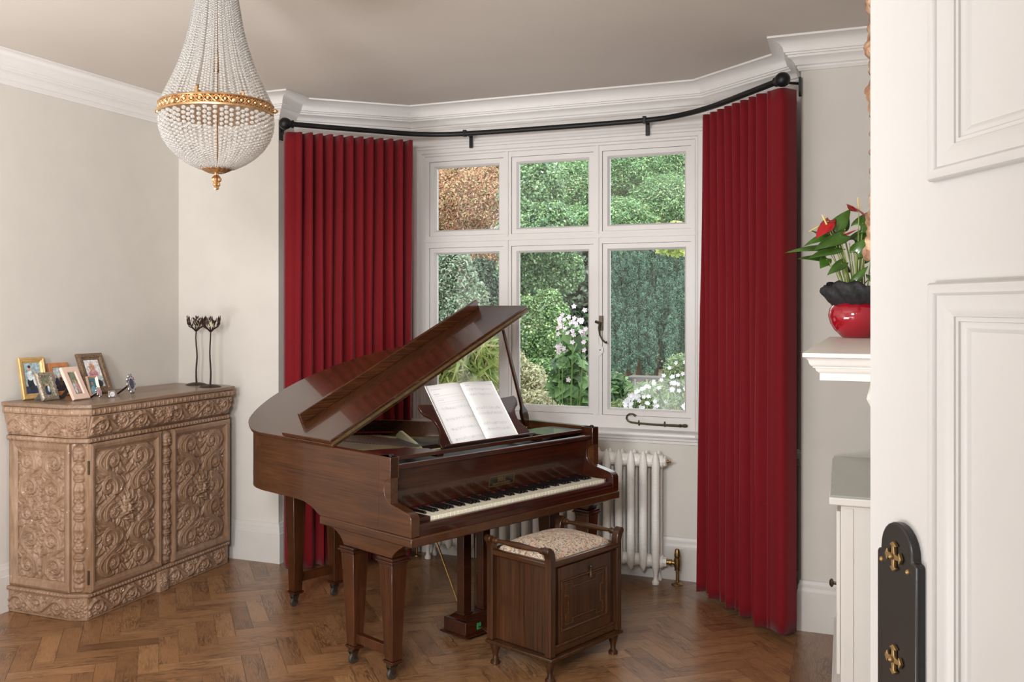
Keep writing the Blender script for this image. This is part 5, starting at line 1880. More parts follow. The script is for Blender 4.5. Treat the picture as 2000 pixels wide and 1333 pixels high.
# mapping helpers: near end (facing -y), front (facing +x), chamfer
def f_end(x0, z0, yf, sl=0.0):
    return lambda a, b, c: np.stack([x0 + a - CB0[0], (yf - c - sl * b) - CB0[1] + 0 * a, z0 + b], 1)
def f_front(y0, z0, xf, sl=0.0):
    return lambda a, b, c: np.stack([xf + c + sl * b - CB0[0] + 0 * a, y0 + a - CB0[1], z0 + b], 1)
chd = np.array([cfx, cfy]); chl = float(np.linalg.norm(chd)); chd = chd / chl; chn = np.array([chd[1], -chd[0]])
def f_ch(z0, off, a0=0.0, sl=0.0):
    s = np.array([XF - cfx, YS]) + chn * off
    return lambda a, b, c: np.stack([s[0] + chd[0] * (a + a0) + chn[0] * (c + sl * b) - CB0[0], s[1] + chd[1] * (a + a0) + chn[1] * (c + sl * b) - CB0[1], z0 + b], 1)
# near end panel with frame
ex0, ex1 = -4.062, XF - cfx
def frame_front(name, y0, y1, z0, z1, wd, x_face, par):
    b = MB()
    pf = [(0, 0), (0, 0.020), (-wd * 0.25, 0.026), (-wd * 0.6, 0.022), (-wd * 0.8, 0.012), (-wd, 0.008), (-wd, 0)]
    b.sweep([(y0, z0), (y0, z1), (y1, z1), (y1, z0)], pf, lambda a, z, c: (x_face + c - CB0[0], a - CB0[1], z), closed=True)
    return b.build(name, M['lime'], par)
b = MB()
pf = [(0, 0), (0, 0.020), (-0.012, 0.026), (-0.030, 0.020), (-0.040, 0.010), (-0.048, 0.006), (-0.048, 0)]
b.sweep([(ex0, 0.140), (ex0, 0.903), (ex1, 0.903), (ex1, 0.140)], pf, lambda a, z, c: (a - CB0[0], YS + 0.026 - c - CB0[1], z), closed=True)
b.build('end_frame', M['lime'], cab)
R = panel_relief(ex1 - ex0 - 0.09, 0.763 - 0.09, 1, 0.018)
R.mesh('end_carving', f_end(ex0 + 0.045, 0.185, YS + 0.026), M['lime'], cab)
# friezes and plinth carvings
frieze_relief(ex1 - ex0 - 0.01, 0.100, 3).mesh('frieze_carving', f_end(ex0 + 0.005, 0.938, YS + 0.0025, 0.25), M['lime'], cab)
frieze_relief(ex1 - ex0 - 0.01, 0.095, 3).mesh('plinth_carving', f_end(ex0 + 0.005, 0.014, YS - 0.001), M['lime'], cab)
# chamfer: mask blocks and fruit pilaster
def maskblock(w, h):
    R = Relief(w, h, 0.0018); R.mask(w / 2, h / 2, min(w, h) * 0.44, 0.014); return R
maskblock(chl, 0.10).mesh('corner_mask', f_ch(0.938, 0.001, 0.0, 0.22), M['lime'], cab)
maskblock(chl, 0.10).mesh('corner_mask', f_ch(0.012, 0.002), M['lime'], cab)
drop_relief(chl * 0.86, 0.760, 0.020).mesh('fruit_pilaster', f_ch(0.141, -0.020, chl * 0.07), M['lime'], cab)
# far corner pilaster (its carving seen in profile)
s2 = np.array([XF, YE - cfy])
cd2 = np.array([-cfx, cfy]) / chl; cn2 = np.array([cd2[1], -cd2[0]]);  cn2 = np.array([0.42, 0.91])
drop_relief(chl * 0.9, 0.770, 0.026, head=False).mesh('fruit_pilaster', lambda a, b, c: np.stack([s2[0] + cd2[0] * a + cn2[0] * (c - 0.004) - CB0[0], s2[1] + cd2[1] * a + cn2[1] * (c - 0.004) - CB0[1], 0.138 + b], 1), M['lime'], cab)
# front friezes: drawer
fy0, fy1 = YS + cfy + 0.002, YE - cfy - 0.002
dr = MB(); dr.prism([(XF - 0.02 - CB0[0], 0.938), (XF + 0.006 - CB0[0], 0.938), (XF + 0.033 - CB0[0], 1.044), (XF - 0.02 - CB0[0], 1.044)], fy0 - CB0[1], fy1 - CB0[1], lambda x, z, y: (x, y, z)); drw = dr.build('drawer', M['lime'], cab, bevel=0.003)
frieze_relief(fy1 - fy0 - 0.01, 0.098, 8, 0.016, True).mesh('drawer_carving', f_front(fy0 + 0.005, 0.942, XF + 0.0078, 0.255), M['lime'], drw)
egg_relief(fy1 - fy0, 0.022, 0.007).mesh('bead_carving', f_front(fy0, 0.906, XF + 0.0115), M['lime'], cab)
egg_relief(fy1 - fy0 + 0.03, 0.030, 0.007).mesh('egg_carving', f_front(fy0 - 0.015, 1.050, XF + 0.0375), M['lime'], cab)
egg_relief(ex1 - ex0, 0.030, 0.007).mesh('egg_carving', f_end(ex0, 1.050, YS - 0.0375), M['lime'], cab)
egg_relief(ex1 - ex0, 0.022, 0.007).mesh('bead_carving', f_end(ex0, 0.906, YS - 0.0115), M['lime'], cab)
egg_relief(fy1 - fy0, 0.018, 0.006).mesh('bead_carving', f_front(fy0, 0.1195, XF + 0.0135), M['lime'], cab)
egg_relief(ex1 - ex0, 0.018, 0.006).mesh('bead_carving', f_end(ex0, 0.1195, YS - 0.0135), M['lime'], cab)
frieze_relief(0.50, 0.095, 4).mesh('plinth_carving', f_front(fy0 + 0.002, 0.014, XF + 0.001), M['lime'], cab)
frieze_relief(0.54, 0.095, 4).mesh('plinth_carving', f_front(fy0 + 0.60, 0.014, XF + 0.001), M['lime'], cab)
b = MB(); b.box(XF - 0.01 - CB0[0], XF + 0.022 - CB0[0], 4.225 - CB0[1], 4.30 - CB0[1], 0.0, 0.118); b.build('plinth_block', M['lime'], cab, bevel=0.003)
maskblock(0.075, 0.10).mesh('plinth_mask', f_front(4.225, 0.012, XF + 0.0225), M['lime'], cab)
# doors
def cdoor(y0, y1, hinge):
    b = MB(); b.box(XF - 0.028 - CB0[0], XF - 0.006 - CB0[0], y0 - CB0[1], y1 - CB0[1], 0.141, 0.903)
    d = b.build('door', M['lime'], cab, bevel=0.002)
    fy0_ = y0 if hinge else y0 + 0.085
    frame_front('door_frame', fy0_, y1, 0.142, 0.902, 0.046, XF - 0.0055, d)
    R = panel_relief(y1 - fy0_ - 0.084, 0.760 - 0.086, 0, 0.021)
    R.mesh('door_carving', f_front(fy0_ + 0.042, 0.185, XF - 0.005), M['lime'], d)
    if hinge:
        for z in (0.78, 0.22):
            h = MB(); h.tube([(XF + 0.003 - CB0[0], y0 - 0.004 - CB0[1], z - 0.035), (XF + 0.003 - CB0[0], y0 - 0.004 - CB0[1], z + 0.035)], 0.006, 10); h.build('hinge', M['bronze'], d)
    else:
        drop_relief(0.078, 0.760, 0.024).mesh('fruit_pilaster', f_front(y0 + 0.003, 0.142, XF - 0.004), M['lime'], d)
cdoor(3.712, 4.252, True)
cdoor(4.262, 4.884, False)
# ------------------------------------------------------------------ photograph frames on the cabinet
ZT = 1.1065
def flat_mat(name, c, rough=0.35):
    return plain(name, c, rough, var=0.22, nscale=70)
PH = {k: flat_mat('photo_' + k, c) for k, c in dict(sky=rgb(150, 170, 176), dark=rgb(50, 52, 58), skin=rgb(198, 150, 124), white=rgb(226, 224, 224),
      blue=rgb(70, 140, 160), pale=rgb(196, 206, 206), navy=rgb(58, 62, 86), pink=rgb(196, 140, 150), brown=rgb(92, 66, 50), lblue=rgb(148, 190, 208), green=rgb(120, 130, 104)).items()}
def photo_frame(name, label, base, ang, tilt, Wd, Ht, bw, mat, scene, depth=0.014, easel=M['iron'], prof='bevel', inner=None, ea=0.55):
    t = thing(name, label, 'picture frame', (base[0], base[1], ZT), math.radians(ang))
    # local: x along the bottom edge, -y towards the viewer side, tilt back about the bottom edge
    tt = math.radians(tilt)
    up = Vector((0, math.sin(tt), math.cos(tt))); nn = Vector((0, -math.cos(tt), math.sin(tt)))
    off = depth * math.sin(0) + 0.001
    def fn(a, z, c):
        p = up * z + nn * c
        return (a, p.y, p.z + depth * math.sin(tt) * 1.0 + 0.0005)
    b = MB()
    if prof == 'bevel': pf = [(0, -depth), (0, 0), (-bw * 0.12, 0.004), (-bw * 0.3, 0.005), (-bw * 0.5, 0.001), (-bw * 0.62, 0.002), (-bw * 0.8, -0.003), (-bw, -0.006), (-bw, -depth)]
    elif prof == 'flat': pf = [(0, -depth), (0, 0), (-bw * 0.1, 0.002), (-bw * 0.9, 0.002), (-bw, -0.003), (-bw, -depth)]
    else: pf = [(0, -depth), (0, -0.002), (-bw * 0.25, 0.005), (-bw * 0.6, 0.004), (-bw * 0.75, -0.003), (-bw, -0.006), (-bw, -depth)]
    b.sweep([(0, 0), (0, Ht), (Wd, Ht), (Wd, 0)], pf, fn, closed=True)
    fo = b.build('frame', mat, t, smooth=25)
    if prof == 'studs':
        s = MB()
        for k in range(220):
            side = rnd.random()
            x = rnd.uniform(0.002, Wd - 0.002); z = rnd.uniform(0.002, Ht - 0.002)
            if bw * 0.85 < x < Wd - bw * 0.85 and bw * 0.85 < z < Ht - bw * 0.85: continue
            s.sphere(fn(x, z, 0.003), rnd.uniform(0.002, 0.0035), 6, 4)
        s.build('studs', mat, t, smooth=40)
    p = MB()
    names = list(scene['mats'])
    def quad(x0, z0, x1, z1, c, mi):
        p.mi = mi
        p.add([fn(x0, z0, c), fn(x1, z0, c), fn(x1, z1, c), fn(x0, z1, c)], [(0, 1, 2, 3)])
    iw, ih = Wd - 2 * bw, Ht - 2 * bw
    quad(bw * 0.98, bw * 0.98, Wd - bw * 0.98, Ht - bw * 0.98, -0.007, 0)
    k = 1
    for (shape, mi, x, z, rx, rz) in scene['shapes']:
        X, Z = bw + iw * x, bw + ih * z
        p.mi = mi
        if shape == 'r':
            quad(X - iw * rx, Z - ih * rz, X + iw * rx, Z + ih * rz, -0.007 + 0.0002 * k, mi)
        else:
            vs = [fn(X + iw * rx * math.cos(q), Z + ih * rz * math.sin(q), -0.007 + 0.0002 * k) for q in [2 * PI * i / 16 for i in range(16)]]
            p.add(vs, [tuple(range(16))])
        k += 1
    me = p.build('photograph', None, t, smooth=0, mats=[PH[n_] for n_ in names])
    if easel:
        e = MB()
        s0 = fn(Wd * 0.38, Ht * ea, -depth); s1 = fn(Wd * 0.62, Ht * ea, -depth)
        yb = s0[1] + Ht * 0.42
        e.add([s0, s1, (Wd * 0.68, yb, 0.001), (Wd * 0.32, yb, 0.001), (s0[0], s0[1] + 0.002, s0[2]), (s1[0], s1[1] + 0.002, s1[2]), (Wd * 0.68, yb + 0.002, 0.001), (Wd * 0.32, yb + 0.002, 0.001)],
              [(0, 1, 2, 3), (7, 6, 5, 4), (0, 4, 5, 1), (1, 5, 6, 2), (2, 6, 7, 3), (3, 7, 4, 0)])
        e.build('easel', easel, t, smooth=0)
    return t
g_gold = plain('pale_gold_wood', rgb(198, 162, 104), 0.4, metal=0.25, var=0.06, nscale=40)
g_grey = plain('pewter_beading', rgb(158, 148, 132), 0.35, metal=0.5, var=0.2, nscale=120)
g_or = plain('orange_wood', rgb(196, 128, 78), 0.4, var=0.08, nscale=20)
g_pink = plain('pale_pink_frame', rgb(232, 202, 186), 0.35, var=0.03)
g_brown = plain('antiqued_brown_frame', rgb(112, 88, 66), 0.5, var=0.25, nscale=90, bump=0.8, bscale=160)
g_cream = plain('cream_gilt_frame', rgb(222, 184, 160), 0.35, metal=0.2, var=0.06)
M['silver'] = plain('silver', rgb(206, 206, 210), 0.16, metal=1.0, var=0.03)
g_card = plain('grey_card', rgb(150, 146, 140), 0.8)
g_dcard = plain('dark_grey_card', rgb(70, 66, 62), 0.8)
group_ = dict(mats=['sky', 'dark', 'skin', 'white', 'navy', 'pale'], shapes=[('r', 4, 0.5, 0.12, 0.5, 0.12), ('e', 1, 0.35, 0.35, 0.22, 0.28), ('e', 5, 0.33, 0.6, 0.2, 0.18), ('e', 2, 0.33, 0.82, 0.09, 0.08), ('e', 1, 0.33, 0.88, 0.09, 0.05), ('e', 3, 0.62, 0.45, 0.14, 0.2), ('e', 2, 0.62, 0.66, 0.07, 0.06)])
couple = dict(mats=['green', 'navy', 'skin', 'pale'], shapes=[('e', 1, 0.5, 0.25, 0.35, 0.3), ('e', 2, 0.42, 0.62, 0.1, 0.09), ('e', 3, 0.65, 0.35, 0.15, 0.2), ('e', 2, 0.66, 0.6, 0.09, 0.08)])
wide = dict(mats=['pale', 'dark', 'skin', 'brown', 'navy'], shapes=[('r', 1, 0.5, 0.2, 0.5, 0.22), ('e', 4, 0.3, 0.4, 0.15, 0.2), ('e', 2, 0.3, 0.62, 0.07, 0.07), ('e', 3, 0.6, 0.42, 0.15, 0.2), ('e', 2, 0.6, 0.64, 0.07, 0.07)])
girls = dict(mats=['green', 'pale', 'skin', 'pink'], shapes=[('e', 1, 0.35, 0.3, 0.18, 0.28), ('e', 2, 0.35, 0.62, 0.08, 0.07), ('e', 3, 0.65, 0.28, 0.18, 0.26), ('e', 2, 0.65, 0.58, 0.08, 0.07)])
baby = dict(mats=['white', 'pink', 'skin', 'dark', 'pale'], shapes=[('r', 4, 0.5, 0.18, 0.5, 0.2), ('e', 3, 0.6, 0.12, 0.3, 0.14), ('e', 1, 0.45, 0.48, 0.32, 0.16), ('e', 2, 0.45, 0.72, 0.2, 0.17)])
boy = dict(mats=['blue', 'lblue', 'skin', 'brown'], shapes=[('e', 1, 0.5, 0.2, 0.36, 0.28), ('e', 3, 0.5, 0.72, 0.17, 0.13), ('e', 2, 0.5, 0.66, 0.16, 0.14)])
photo_frame('photo_frame', 'gold ridged photograph frame leaning furthest left on the cabinet top', (-3.998, 3.708), 82, 13, 0.155, 0.225, 0.030, g_gold, group_, easel=g_card)
photo_frame('photo_frame', 'pewter beaded photograph frame in front of the gold one', (-3.857, 3.703), 84, 24, 0.105, 0.155, 0.030, g_grey, couple, prof='studs', easel=g_card)
photo_frame('photo_frame', 'orange wood photograph frame standing behind the pewter and pink frames', (-4.002, 3.915), 88, 14, 0.135, 0.185, 0.026, g_or, wide, prof='flat', easel=None)
photo_frame('photo_frame', 'pale pink photograph frame with a dark grey easel back, centre front of the group', (-3.730, 3.789), 92, 29, 0.118, 0.190, 0.032, g_pink, girls, prof='flat', easel=g_dcard)
photo_frame('photo_frame', 'large dark carved photograph frame of a baby at the back of the group', (-3.907, 4.073), 84, 25, 0.180, 0.245, 0.040, g_brown, baby, prof='carved', easel=g_dcard)
photo_frame('photo_frame', 'small cream frame with a blue portrait leaning before the large dark frame', (-3.835, 4.015), 94, 16, 0.085, 0.112, 0.014, g_cream, boy, depth=0.008, easel=g_card)
def oval_frame(name, label, base, ang, tilt, rx, rz, petals, face, strut):
    t = thing(name, label, 'picture frame', (base[0], base[1], ZT), math.radians(ang))
    tt = math.radians(tilt)
    up = Vector((0, math.sin(tt), math.cos(tt))); nn = Vector((0, -math.cos(tt), math.sin(tt)))
    def fn(a, z, c):
        p = up * (z + rz + 0.002) + nn * c
        return (a, p.y, p.z)
    b = MB()
    N = petals
    for k in range(N):
        a = 2 * PI * k / N
        c = fn(rx * 0.72 * math.cos(a), rz * 0.76 * math.sin(a), 0.0)
        b.sphere(c, rz * 0.26, 12, 8, (0.8, 0.45, 1.0))
    vs = []
    b.prism([(rx * 0.66 * math.cos(q), rz * 0.70 * math.sin(q)) for q in [2 * PI * i / 20 for i in range(20)]], -0.004, 0.004, fn)
    b.build('rim', M['silver'], t)
    b = MB(); b.prism([(rx * 0.48 * math.cos(q), rz * 0.52 * math.sin(q)) for q in [2 * PI * i / 20 for i in range(20)]], 0.0042, 0.0050, fn); b.build('photograph', face, t)
    if strut:
        e = MB(); s = fn(0, 0.0, -0.004)
        e.tube([s, (0, s[1] + rz * 1.35, 0.003)], 0.005, 6); e.build('easel', M['iron'], t)
    return t
oval_frame('oval_frame', 'silver petal rimmed oval frame with black strut, furthest right of the frames', (-3.695, 4.190), 100, 12, 0.044, 0.060, 10, PH['navy'], True)
oval_frame('oval_frame', 'tiny silver heart shaped frame in front of the blue portrait', (-3.715, 3.964), 100, 22, 0.026, 0.033, 7, PH['pink'], True)
t = thing('square_frame', 'tiny square silver frame with a round bright face between the two oval frames', 'picture frame', (-3.698, 4.027, ZT), math.radians(60))
b = MB(); b.frustum((0, 0, 0.0005), 0.040, 0.022, (0, 0.006, 0.036), 0.036, 0.010); b.build('rim', M['silver'], t, bevel=0.002)
b = MB(); b.lathe([(0.013, 0), (0.013, 0.002), (0.0, 0.0022)], (0, 0, 0), 20, lambda x, y, z: (x, -0.0125 - z + (y + 0.0) * 0.10 + 0.005, 0.018 + y)); b.build('photograph', PH['white'], t)

# ------------------------------------------------------------------ candle holders
def candle_holder(label, x, y, seed, wob):
    t = thing('candle_holder', label, 'candle holder', (x, y, ZT))
    rr = random.Random(seed)
    b = MB(); b.lathe([(0.0, 0.0005), (0.066, 0.0005), (0.066, 0.002), (0.05, 0.009), (0.025, 0.014), (0.0, 0.016)], (0, 0, 0), 32); b.build('base', M['candle_iron'], t)
    b = MB()
    pts = [(0, 0, 0.010)]
    for i in range(1, 9):
        pts.append((wob * 0.006 * math.sin(i * 1.1 + seed), 0.003 * math.sin(i * 0.9), 0.012 + 0.041 * i))
    b.tube(pts, [0.0065, 0.0060, 0.0052, 0.0055, 0.0050, 0.0048, 0.0046, 0.0044, 0.0042], 10); b.build('stem', M['candle_iron'], t)
    b = MB()
    top = Vector(pts[-1])
    NK = 11
    for k in range(NK):
        a = 2 * PI * k / NK
        pr_ = [(0.004, 0.0), (0.020, 0.016), (0.044, 0.030), (0.056, 0.050), (0.057, 0.085)]
        b.tube([(top.x + r * math.cos(a + 0.2 * math.sin(i)), top.y + r * math.sin(a + 0.2 * math.sin(i)), top.z + z) for i, (r, z) in enumerate(pr_)], [0.0032, 0.0028, 0.0026, 0.0022, 0.0015], 6)
    b.build('cup_branches', M['candle_iron'], t)
    b = MB()
    for k in range(44):
        a = rr.uniform(0, 2 * PI); z = rr.uniform(0.038, 0.088); r = 0.052 + 0.006 * rr.random()
        if z < 0.05: r = 0.048
        c = Vector((top.x + r * math.cos(a), top.y + r * math.sin(a), top.z + z))
        tg = Vector((-math.sin(a), math.cos(a), 0)); up = Vector((0.2 * math.cos(a), 0.2 * math.sin(a), 1)).normalized()
        d = (up + tg * rr.uniform(-0.7, 0.7)).normalized(); s = d.cross(Vector((math.cos(a), math.sin(a), 0))).normalized()
        l, w = 0.016, 0.0055
        o = Vector((math.cos(a), math.sin(a), 0)) * 0.0012
        q = [c - d * l * 0.9, c + s * w, c + d * l, c - s * w]
        b.add([p - o for p in q] + [p + o for p in q], [(3, 2, 1, 0), (4, 5, 6, 7), (0, 1, 5, 4), (1, 2, 6, 5), (2, 3, 7, 6), (3, 0, 4, 7)])
    b.build('leaves', M['candle_iron'], t, smooth=0)
    b = MB(); b.lathe([(0.0, 0.030), (0.018, 0.030), (0.019, 0.058), (0.014, 0.060), (0.0, 0.056)], tuple(top), 16); b.build('candle', plain('ivory_wax', rgb(214, 202, 170), 0.5), t)
candle_holder('rusty iron lotus candle holder with wavy stem, the left of the pair on the cabinet', -3.800, 4.885, 3, 1.0)
candle_holder('rusty iron lotus candle holder with straight stem at the cabinet far corner', -3.622, 4.790, 6, 0.25)

# ------------------------------------------------------------------ anthurium on the mantel
PX, PY = 0.036, 3.785
plant = thing('potted_anthurium', 'red flowering anthurium in a glossy red bowl pot on the mantel shelf', 'potted plant', (PX, PY, ZM))
def pot_mat():
    m, nt, bb = newmat('red_glaze')
    bb.inputs['Base Color'].default_value = rgb(158, 10, 34)
    setp(bb, Roughness=0.12)
    bb.inputs['Coat Weight'].default_value = 1.0
    bb.inputs['Coat Roughness'].default_value = 0.02
    return m
b = MB()
PR = 0.099
b.lathe([(0.0, 0.0005), (0.050, 0.0005), (0.060, 0.010), (0.078, 0.030), (0.092, 0.054), (PR, 0.082), (0.095, 0.106), (0.082, 0.124), (0.070, 0.134), (0.064, 0.128), (0.06, 0.11), (0.0, 0.11)], (0, 0, 0), 48)
b.build('pot', pot_mat(), plant, smooth=60)
# black wrapping paper collar
V, F = [], []
rr = random.Random(4)
NA, NR = 72, 9
for j in range(NR):
    t = j / (NR - 1)
    for i in range(NA):
        a = 2 * PI * i / NA
        r = 0.068 + 0.055 * math.sin(t * PI * 0.62) + 0.006 * math.sin(a * 7 + t * 3) + 0.004 * math.sin(a * 17 + t * 9)
        z = 0.112 + 0.085 * t + 0.010 * math.sin(a * 3 + 1) * t + 0.005 * math.sin(a * 11) * t
        V.append((r * math.cos(a), r * math.sin(a), z + rr.uniform(-0.0015, 0.0015)))
for j in range(NR - 1):
    for i in range(NA):
        i2 = (i + 1) % NA
        F.append((j * NA + i, j * NA + i2, (j + 1) * NA + i2, (j + 1) * NA + i))
o = raw_mesh('black_wrap', np.array(V), np.array(F), plain('black_tissue', rgb(36, 36, 38), 0.65, var=0.25, nscale=60, bump=0.6, bscale=90), plant, smooth=False)
md = o.modifiers.new('thick', 'SOLIDIFY'); md.thickness = 0.001
b = MB(); b.lathe([(0.0, 0.13), (0.062, 0.128), (0.06, 0.12), (0.0, 0.12)], (0, 0, 0), 24); b.build('compost', plain('compost', rgb(60, 44, 32), 0.95), plant)
m_leafg = plain('anthurium_leaf', rgb(62, 98, 32), 0.28, coat=0.3, var=0.18, nscale=14)
m_stem = plain('anthurium_stem', rgb(140, 158, 80), 0.45, var=0.08)
m_spathe = plain('anthurium_spathe', rgb(176, 20, 30), 0.2, coat=0.5, var=0.06)
m_spadix = plain('anthurium_spadix', rgb(226, 208, 130), 0.5)
def heart(name, base, direction, nrm, L_, W_, mat, par, droop=0.25):
    d = Vector(direction).normalized(); n_ = Vector(nrm).normalized(); s = d.cross(n_).normalized(); n_ = s.cross(d).normalized()
    V, F = [], []
    NU, NV_ = 12, 6
    for i in range(NU + 1):
        t = i / NU
        w = W_ * (math.sin(PI * min(1, (t * 0.93 + 0.07)) ** 0.62)) ** 0.9
        for j in range(-NV_, NV_ + 1):
            q = j / NV_
            x = (t - 0.12) * L_ - (abs(q) ** 2) * L_ * 0.16 * (1 - t) * 1.2
            y = q * w
            z = -droop * L_ * t * t + 0.20 * abs(y) - 0.5 * y * y / W_
            V.append(tuple(Vector(base) + d * x + s * y + n_ * z))
    m = 2 * NV_ + 1
    for i in range(NU):
        for j in range(m - 1):
            a = i * m + j
            F.append((a, a + 1, a + m + 1, a + m))
    o = raw_mesh(name, np.array(V), np.array(F), mat, par, smooth=True)
    md = o.modifiers.new('thick', 'SOLIDIFY'); md.thickness = 0.0008
    return o
def toW(px_right, up, fw):   # offsets along camera right / up / forward, metres
    return (CR * px_right + CF * fw) + Vector((0, 0, up))
KP = 1840 / 3.50   # pixels per metre at the plant
def pp(x, y, fw=0.0):
    return toW((x - 1673) / KP, (658 - y) / KP, fw)
leaves = [  # leaf base px, tip px, depth, width
    (1624, 455, 1575, 470, 0.03, 0.020), (1612, 480, 1537, 478, 0.0, 0.018), (1624, 485, 1572, 495, -0.03, 0.022), (1630, 462, 1578, 480, -0.05, 0.030),
    (1632, 445, 1655, 408, 0.0, 0.032), (1680, 436, 1720, 400, -0.02, 0.036), (1660, 492, 1674, 468, -0.06, 0.030), (1612, 500, 1568, 495, 0.04, 0.018),
    (1630, 515, 1601, 532, -0.06, 0.020), (1645, 450, 1632, 470, 0.06, 0.028), (1676, 465, 1700, 440, 0.02, 0.028), (1690, 500, 1710, 470, 0.0, 0.022), (1660, 440, 1668, 420, 0.07, 0.024),
    (1690, 540, 1706, 560, -0.05, 0.02), (1668, 520, 1655, 505, 0.05, 0.022), (1618, 505, 1604, 520, 0.02, 0.022), (1640, 470, 1600, 440, 0.05, 0.02), (1655, 545, 1672, 520, -0.07, 0.016)]
for (bx, by, tx, ty, fw, wd) in leaves:
    B, T = pp(bx, by, fw), pp(tx, ty, fw - 0.02)
    d = T - B
    L_ = max(0.05, d.length * 1.15)
    heart('leaf', B, d, (toW(0.2, 0.8, -0.75)), L_, wd, m_leafg, plant)
    st2 = MB(); r0 = Vector((0.03 * (bx - 1673) / 60, rr.uniform(-0.025, 0.025), 0.128))
    mid = r0.lerp(B, 0.55) + Vector((0, 0, 0.02)); mid.x = r0.x * 0.4 + B.x * 0.6 - (B.x - r0.x) * 0.15
    st2.tube([r0, mid, B], [0.0028, 0.0024, 0.0018], 6); st2.build('stem', m_stem, plant)
for (bx, by, tx, ty, fw, wd, sx, sy) in [(1670, 412, 1650, 402, -0.03, 0.030, 1668, 388), (1606, 440, 1578, 468, -0.04, 0.022, 1597, 421), (1618, 432, 1602, 445, 0.0, 0.02, 1580, 452), (1645, 458, 1655, 452, -0.01, 0.018, 1648, 448), (1694, 430, 1706, 425, 0.02, 0.018, 1700, 415)]:
    B, T = pp(bx, by, fw), pp(tx, ty, fw - 0.02)
    fl_ = heart('spathe', B, T - B, toW(0.1, 1.0, -0.35), 0.078, wd * 1.25, m_spathe, plant, droop=0.1)
    s = MB(); s.tube([B, B.lerp(pp(sx, sy, fw), 0.7), pp(sx, sy, fw)], [0.003, 0.0032, 0.0018], 8); s.build('spadix', m_spadix, fl_)
    s = MB(); r0 = Vector((0.0, 0.0, 0.128)); s.tube([r0, r0.lerp(B, 0.5) + Vector((0, 0, 0.02)), B], [0.0026, 0.0022, 0.0018], 6); s.build('stem', m_stem, plant)
for k in range(16):
    a = rr.uniform(-1, 1)
    s = MB(); r0 = Vector((0.03 * a, rr.uniform(-0.03, 0.03), 0.128)); B = pp(1660 + 40 * a, rr.uniform(470, 510), rr.uniform(-0.05, 0.05))
    s.tube([r0, r0.lerp(B, 0.5) + Vector((0, 0, 0.012)), B], [0.0026, 0.0022, 0.0014], 6); s.build('stem', m_stem, plant)
# ------------------------------------------------------------------ garden beyond the window
F_ = 1840.0
def at(px, py, d):
    r = (px - 880) / F_
    return Vector((d * (CF.x + r * CR.x), d * (CF.y + r * CR.y), CAM_H - (py - 600) * d / F_))
def foliage(name, blobs, n, size, pal, par, aspect=0.5, up=0.3, shell=0.55, seed=0, hang=0.0, tidy=0.7):
    """blobs: (centre, rx, ry, rz, weight). Leaf rhombi scattered through the outer part of each ellipsoid."""
    rs = np.random.RandomState(seed)
    Vs, Fs, Cs = [], [], []
    wt = np.array([b_[4] for b_ in blobs], float); wt /= wt.sum()
    off = 0
    for b_, w in zip(blobs, wt):
        m = int(n * w)
        if m < 1: continue
        d = rs.normal(size=(m, 3)); d /= np.linalg.norm(d, axis=1)[:, None]
        r = shell + (1 - shell) * rs.rand(m) ** 0.6
        r *= 1 + 0.10 * np.sin(d[:, 0] * 9 + seed) * np.cos(d[:, 2] * 8) + 0.05 * rs.normal(size=m)
        P = np.array(b_[0])[None] + d * r[:, None] * np.array([b_[1], b_[2], b_[3]])[None]
        nd = d + rs.normal(size=(m, 3)) * tidy + np.array([0, 0, up])
        nd /= np.linalg.norm(nd, axis=1)[:, None]
        t = rs.normal(size=(m, 3)) + np.array([0, 0, hang])
        t -= nd * (t * nd).sum(1)[:, None]; t /= (np.linalg.norm(t, axis=1)[:, None] + 1e-9)
        s = np.cross(nd, t)
        L_ = size * (0.6 + 0.8 * rs.rand(m))[:, None]
        w_ = L_ * aspect
        A = P - t * L_ * 0.5; B = P + s * w_ * 0.5 + nd * w_ * 0.12 + t * L_ * 0.02; Cc = P + t * L_ * 0.5 - nd * L_ * 0.08; D = P - s * w_ * 0.5 + nd * w_ * 0.12 + t * L_ * 0.02
        V = np.stack([A, B, Cc, D], 1).reshape(-1, 3)
        Fi = np.arange(m * 4).reshape(-1, 4) + off
        off += m * 4
        pc = np.array([p[0:3] for p, _ in pal]); pw = np.array([w2 for _, w2 in pal], float); pw /= pw.sum()
        c = (pc[rs.choice(len(pal), m, p=pw)] * 0.9 + 0.07) * (0.75 + 0.5 * rs.rand(m))[:, None]  # palette lifted and paled: haze and glare put into the leaf colour
        Vs.append(V); Fs.append(Fi); Cs.append(np.repeat(c, 4, axis=0))
    o = raw_mesh(name, np.concatenate(Vs), np.concatenate(Fs), M['leaf'], par, smooth=False, cols=np.clip(np.concatenate(Cs), 0, 1))
    if par is not None: o['kind'] = 'stuff'
    return o
def plant_thing(name, label, cat, loc):
    return thing(name, label, cat, tuple(loc))
def rel(v, o): return (v[0] - o[0], v[1] - o[1], v[2] - o[2])
def trunk(par, pts, rs_, name='trunk', mat=None):
    b = MB(); b.tube(pts, rs_, 8); return b.build(name, mat or M['bark'], par)
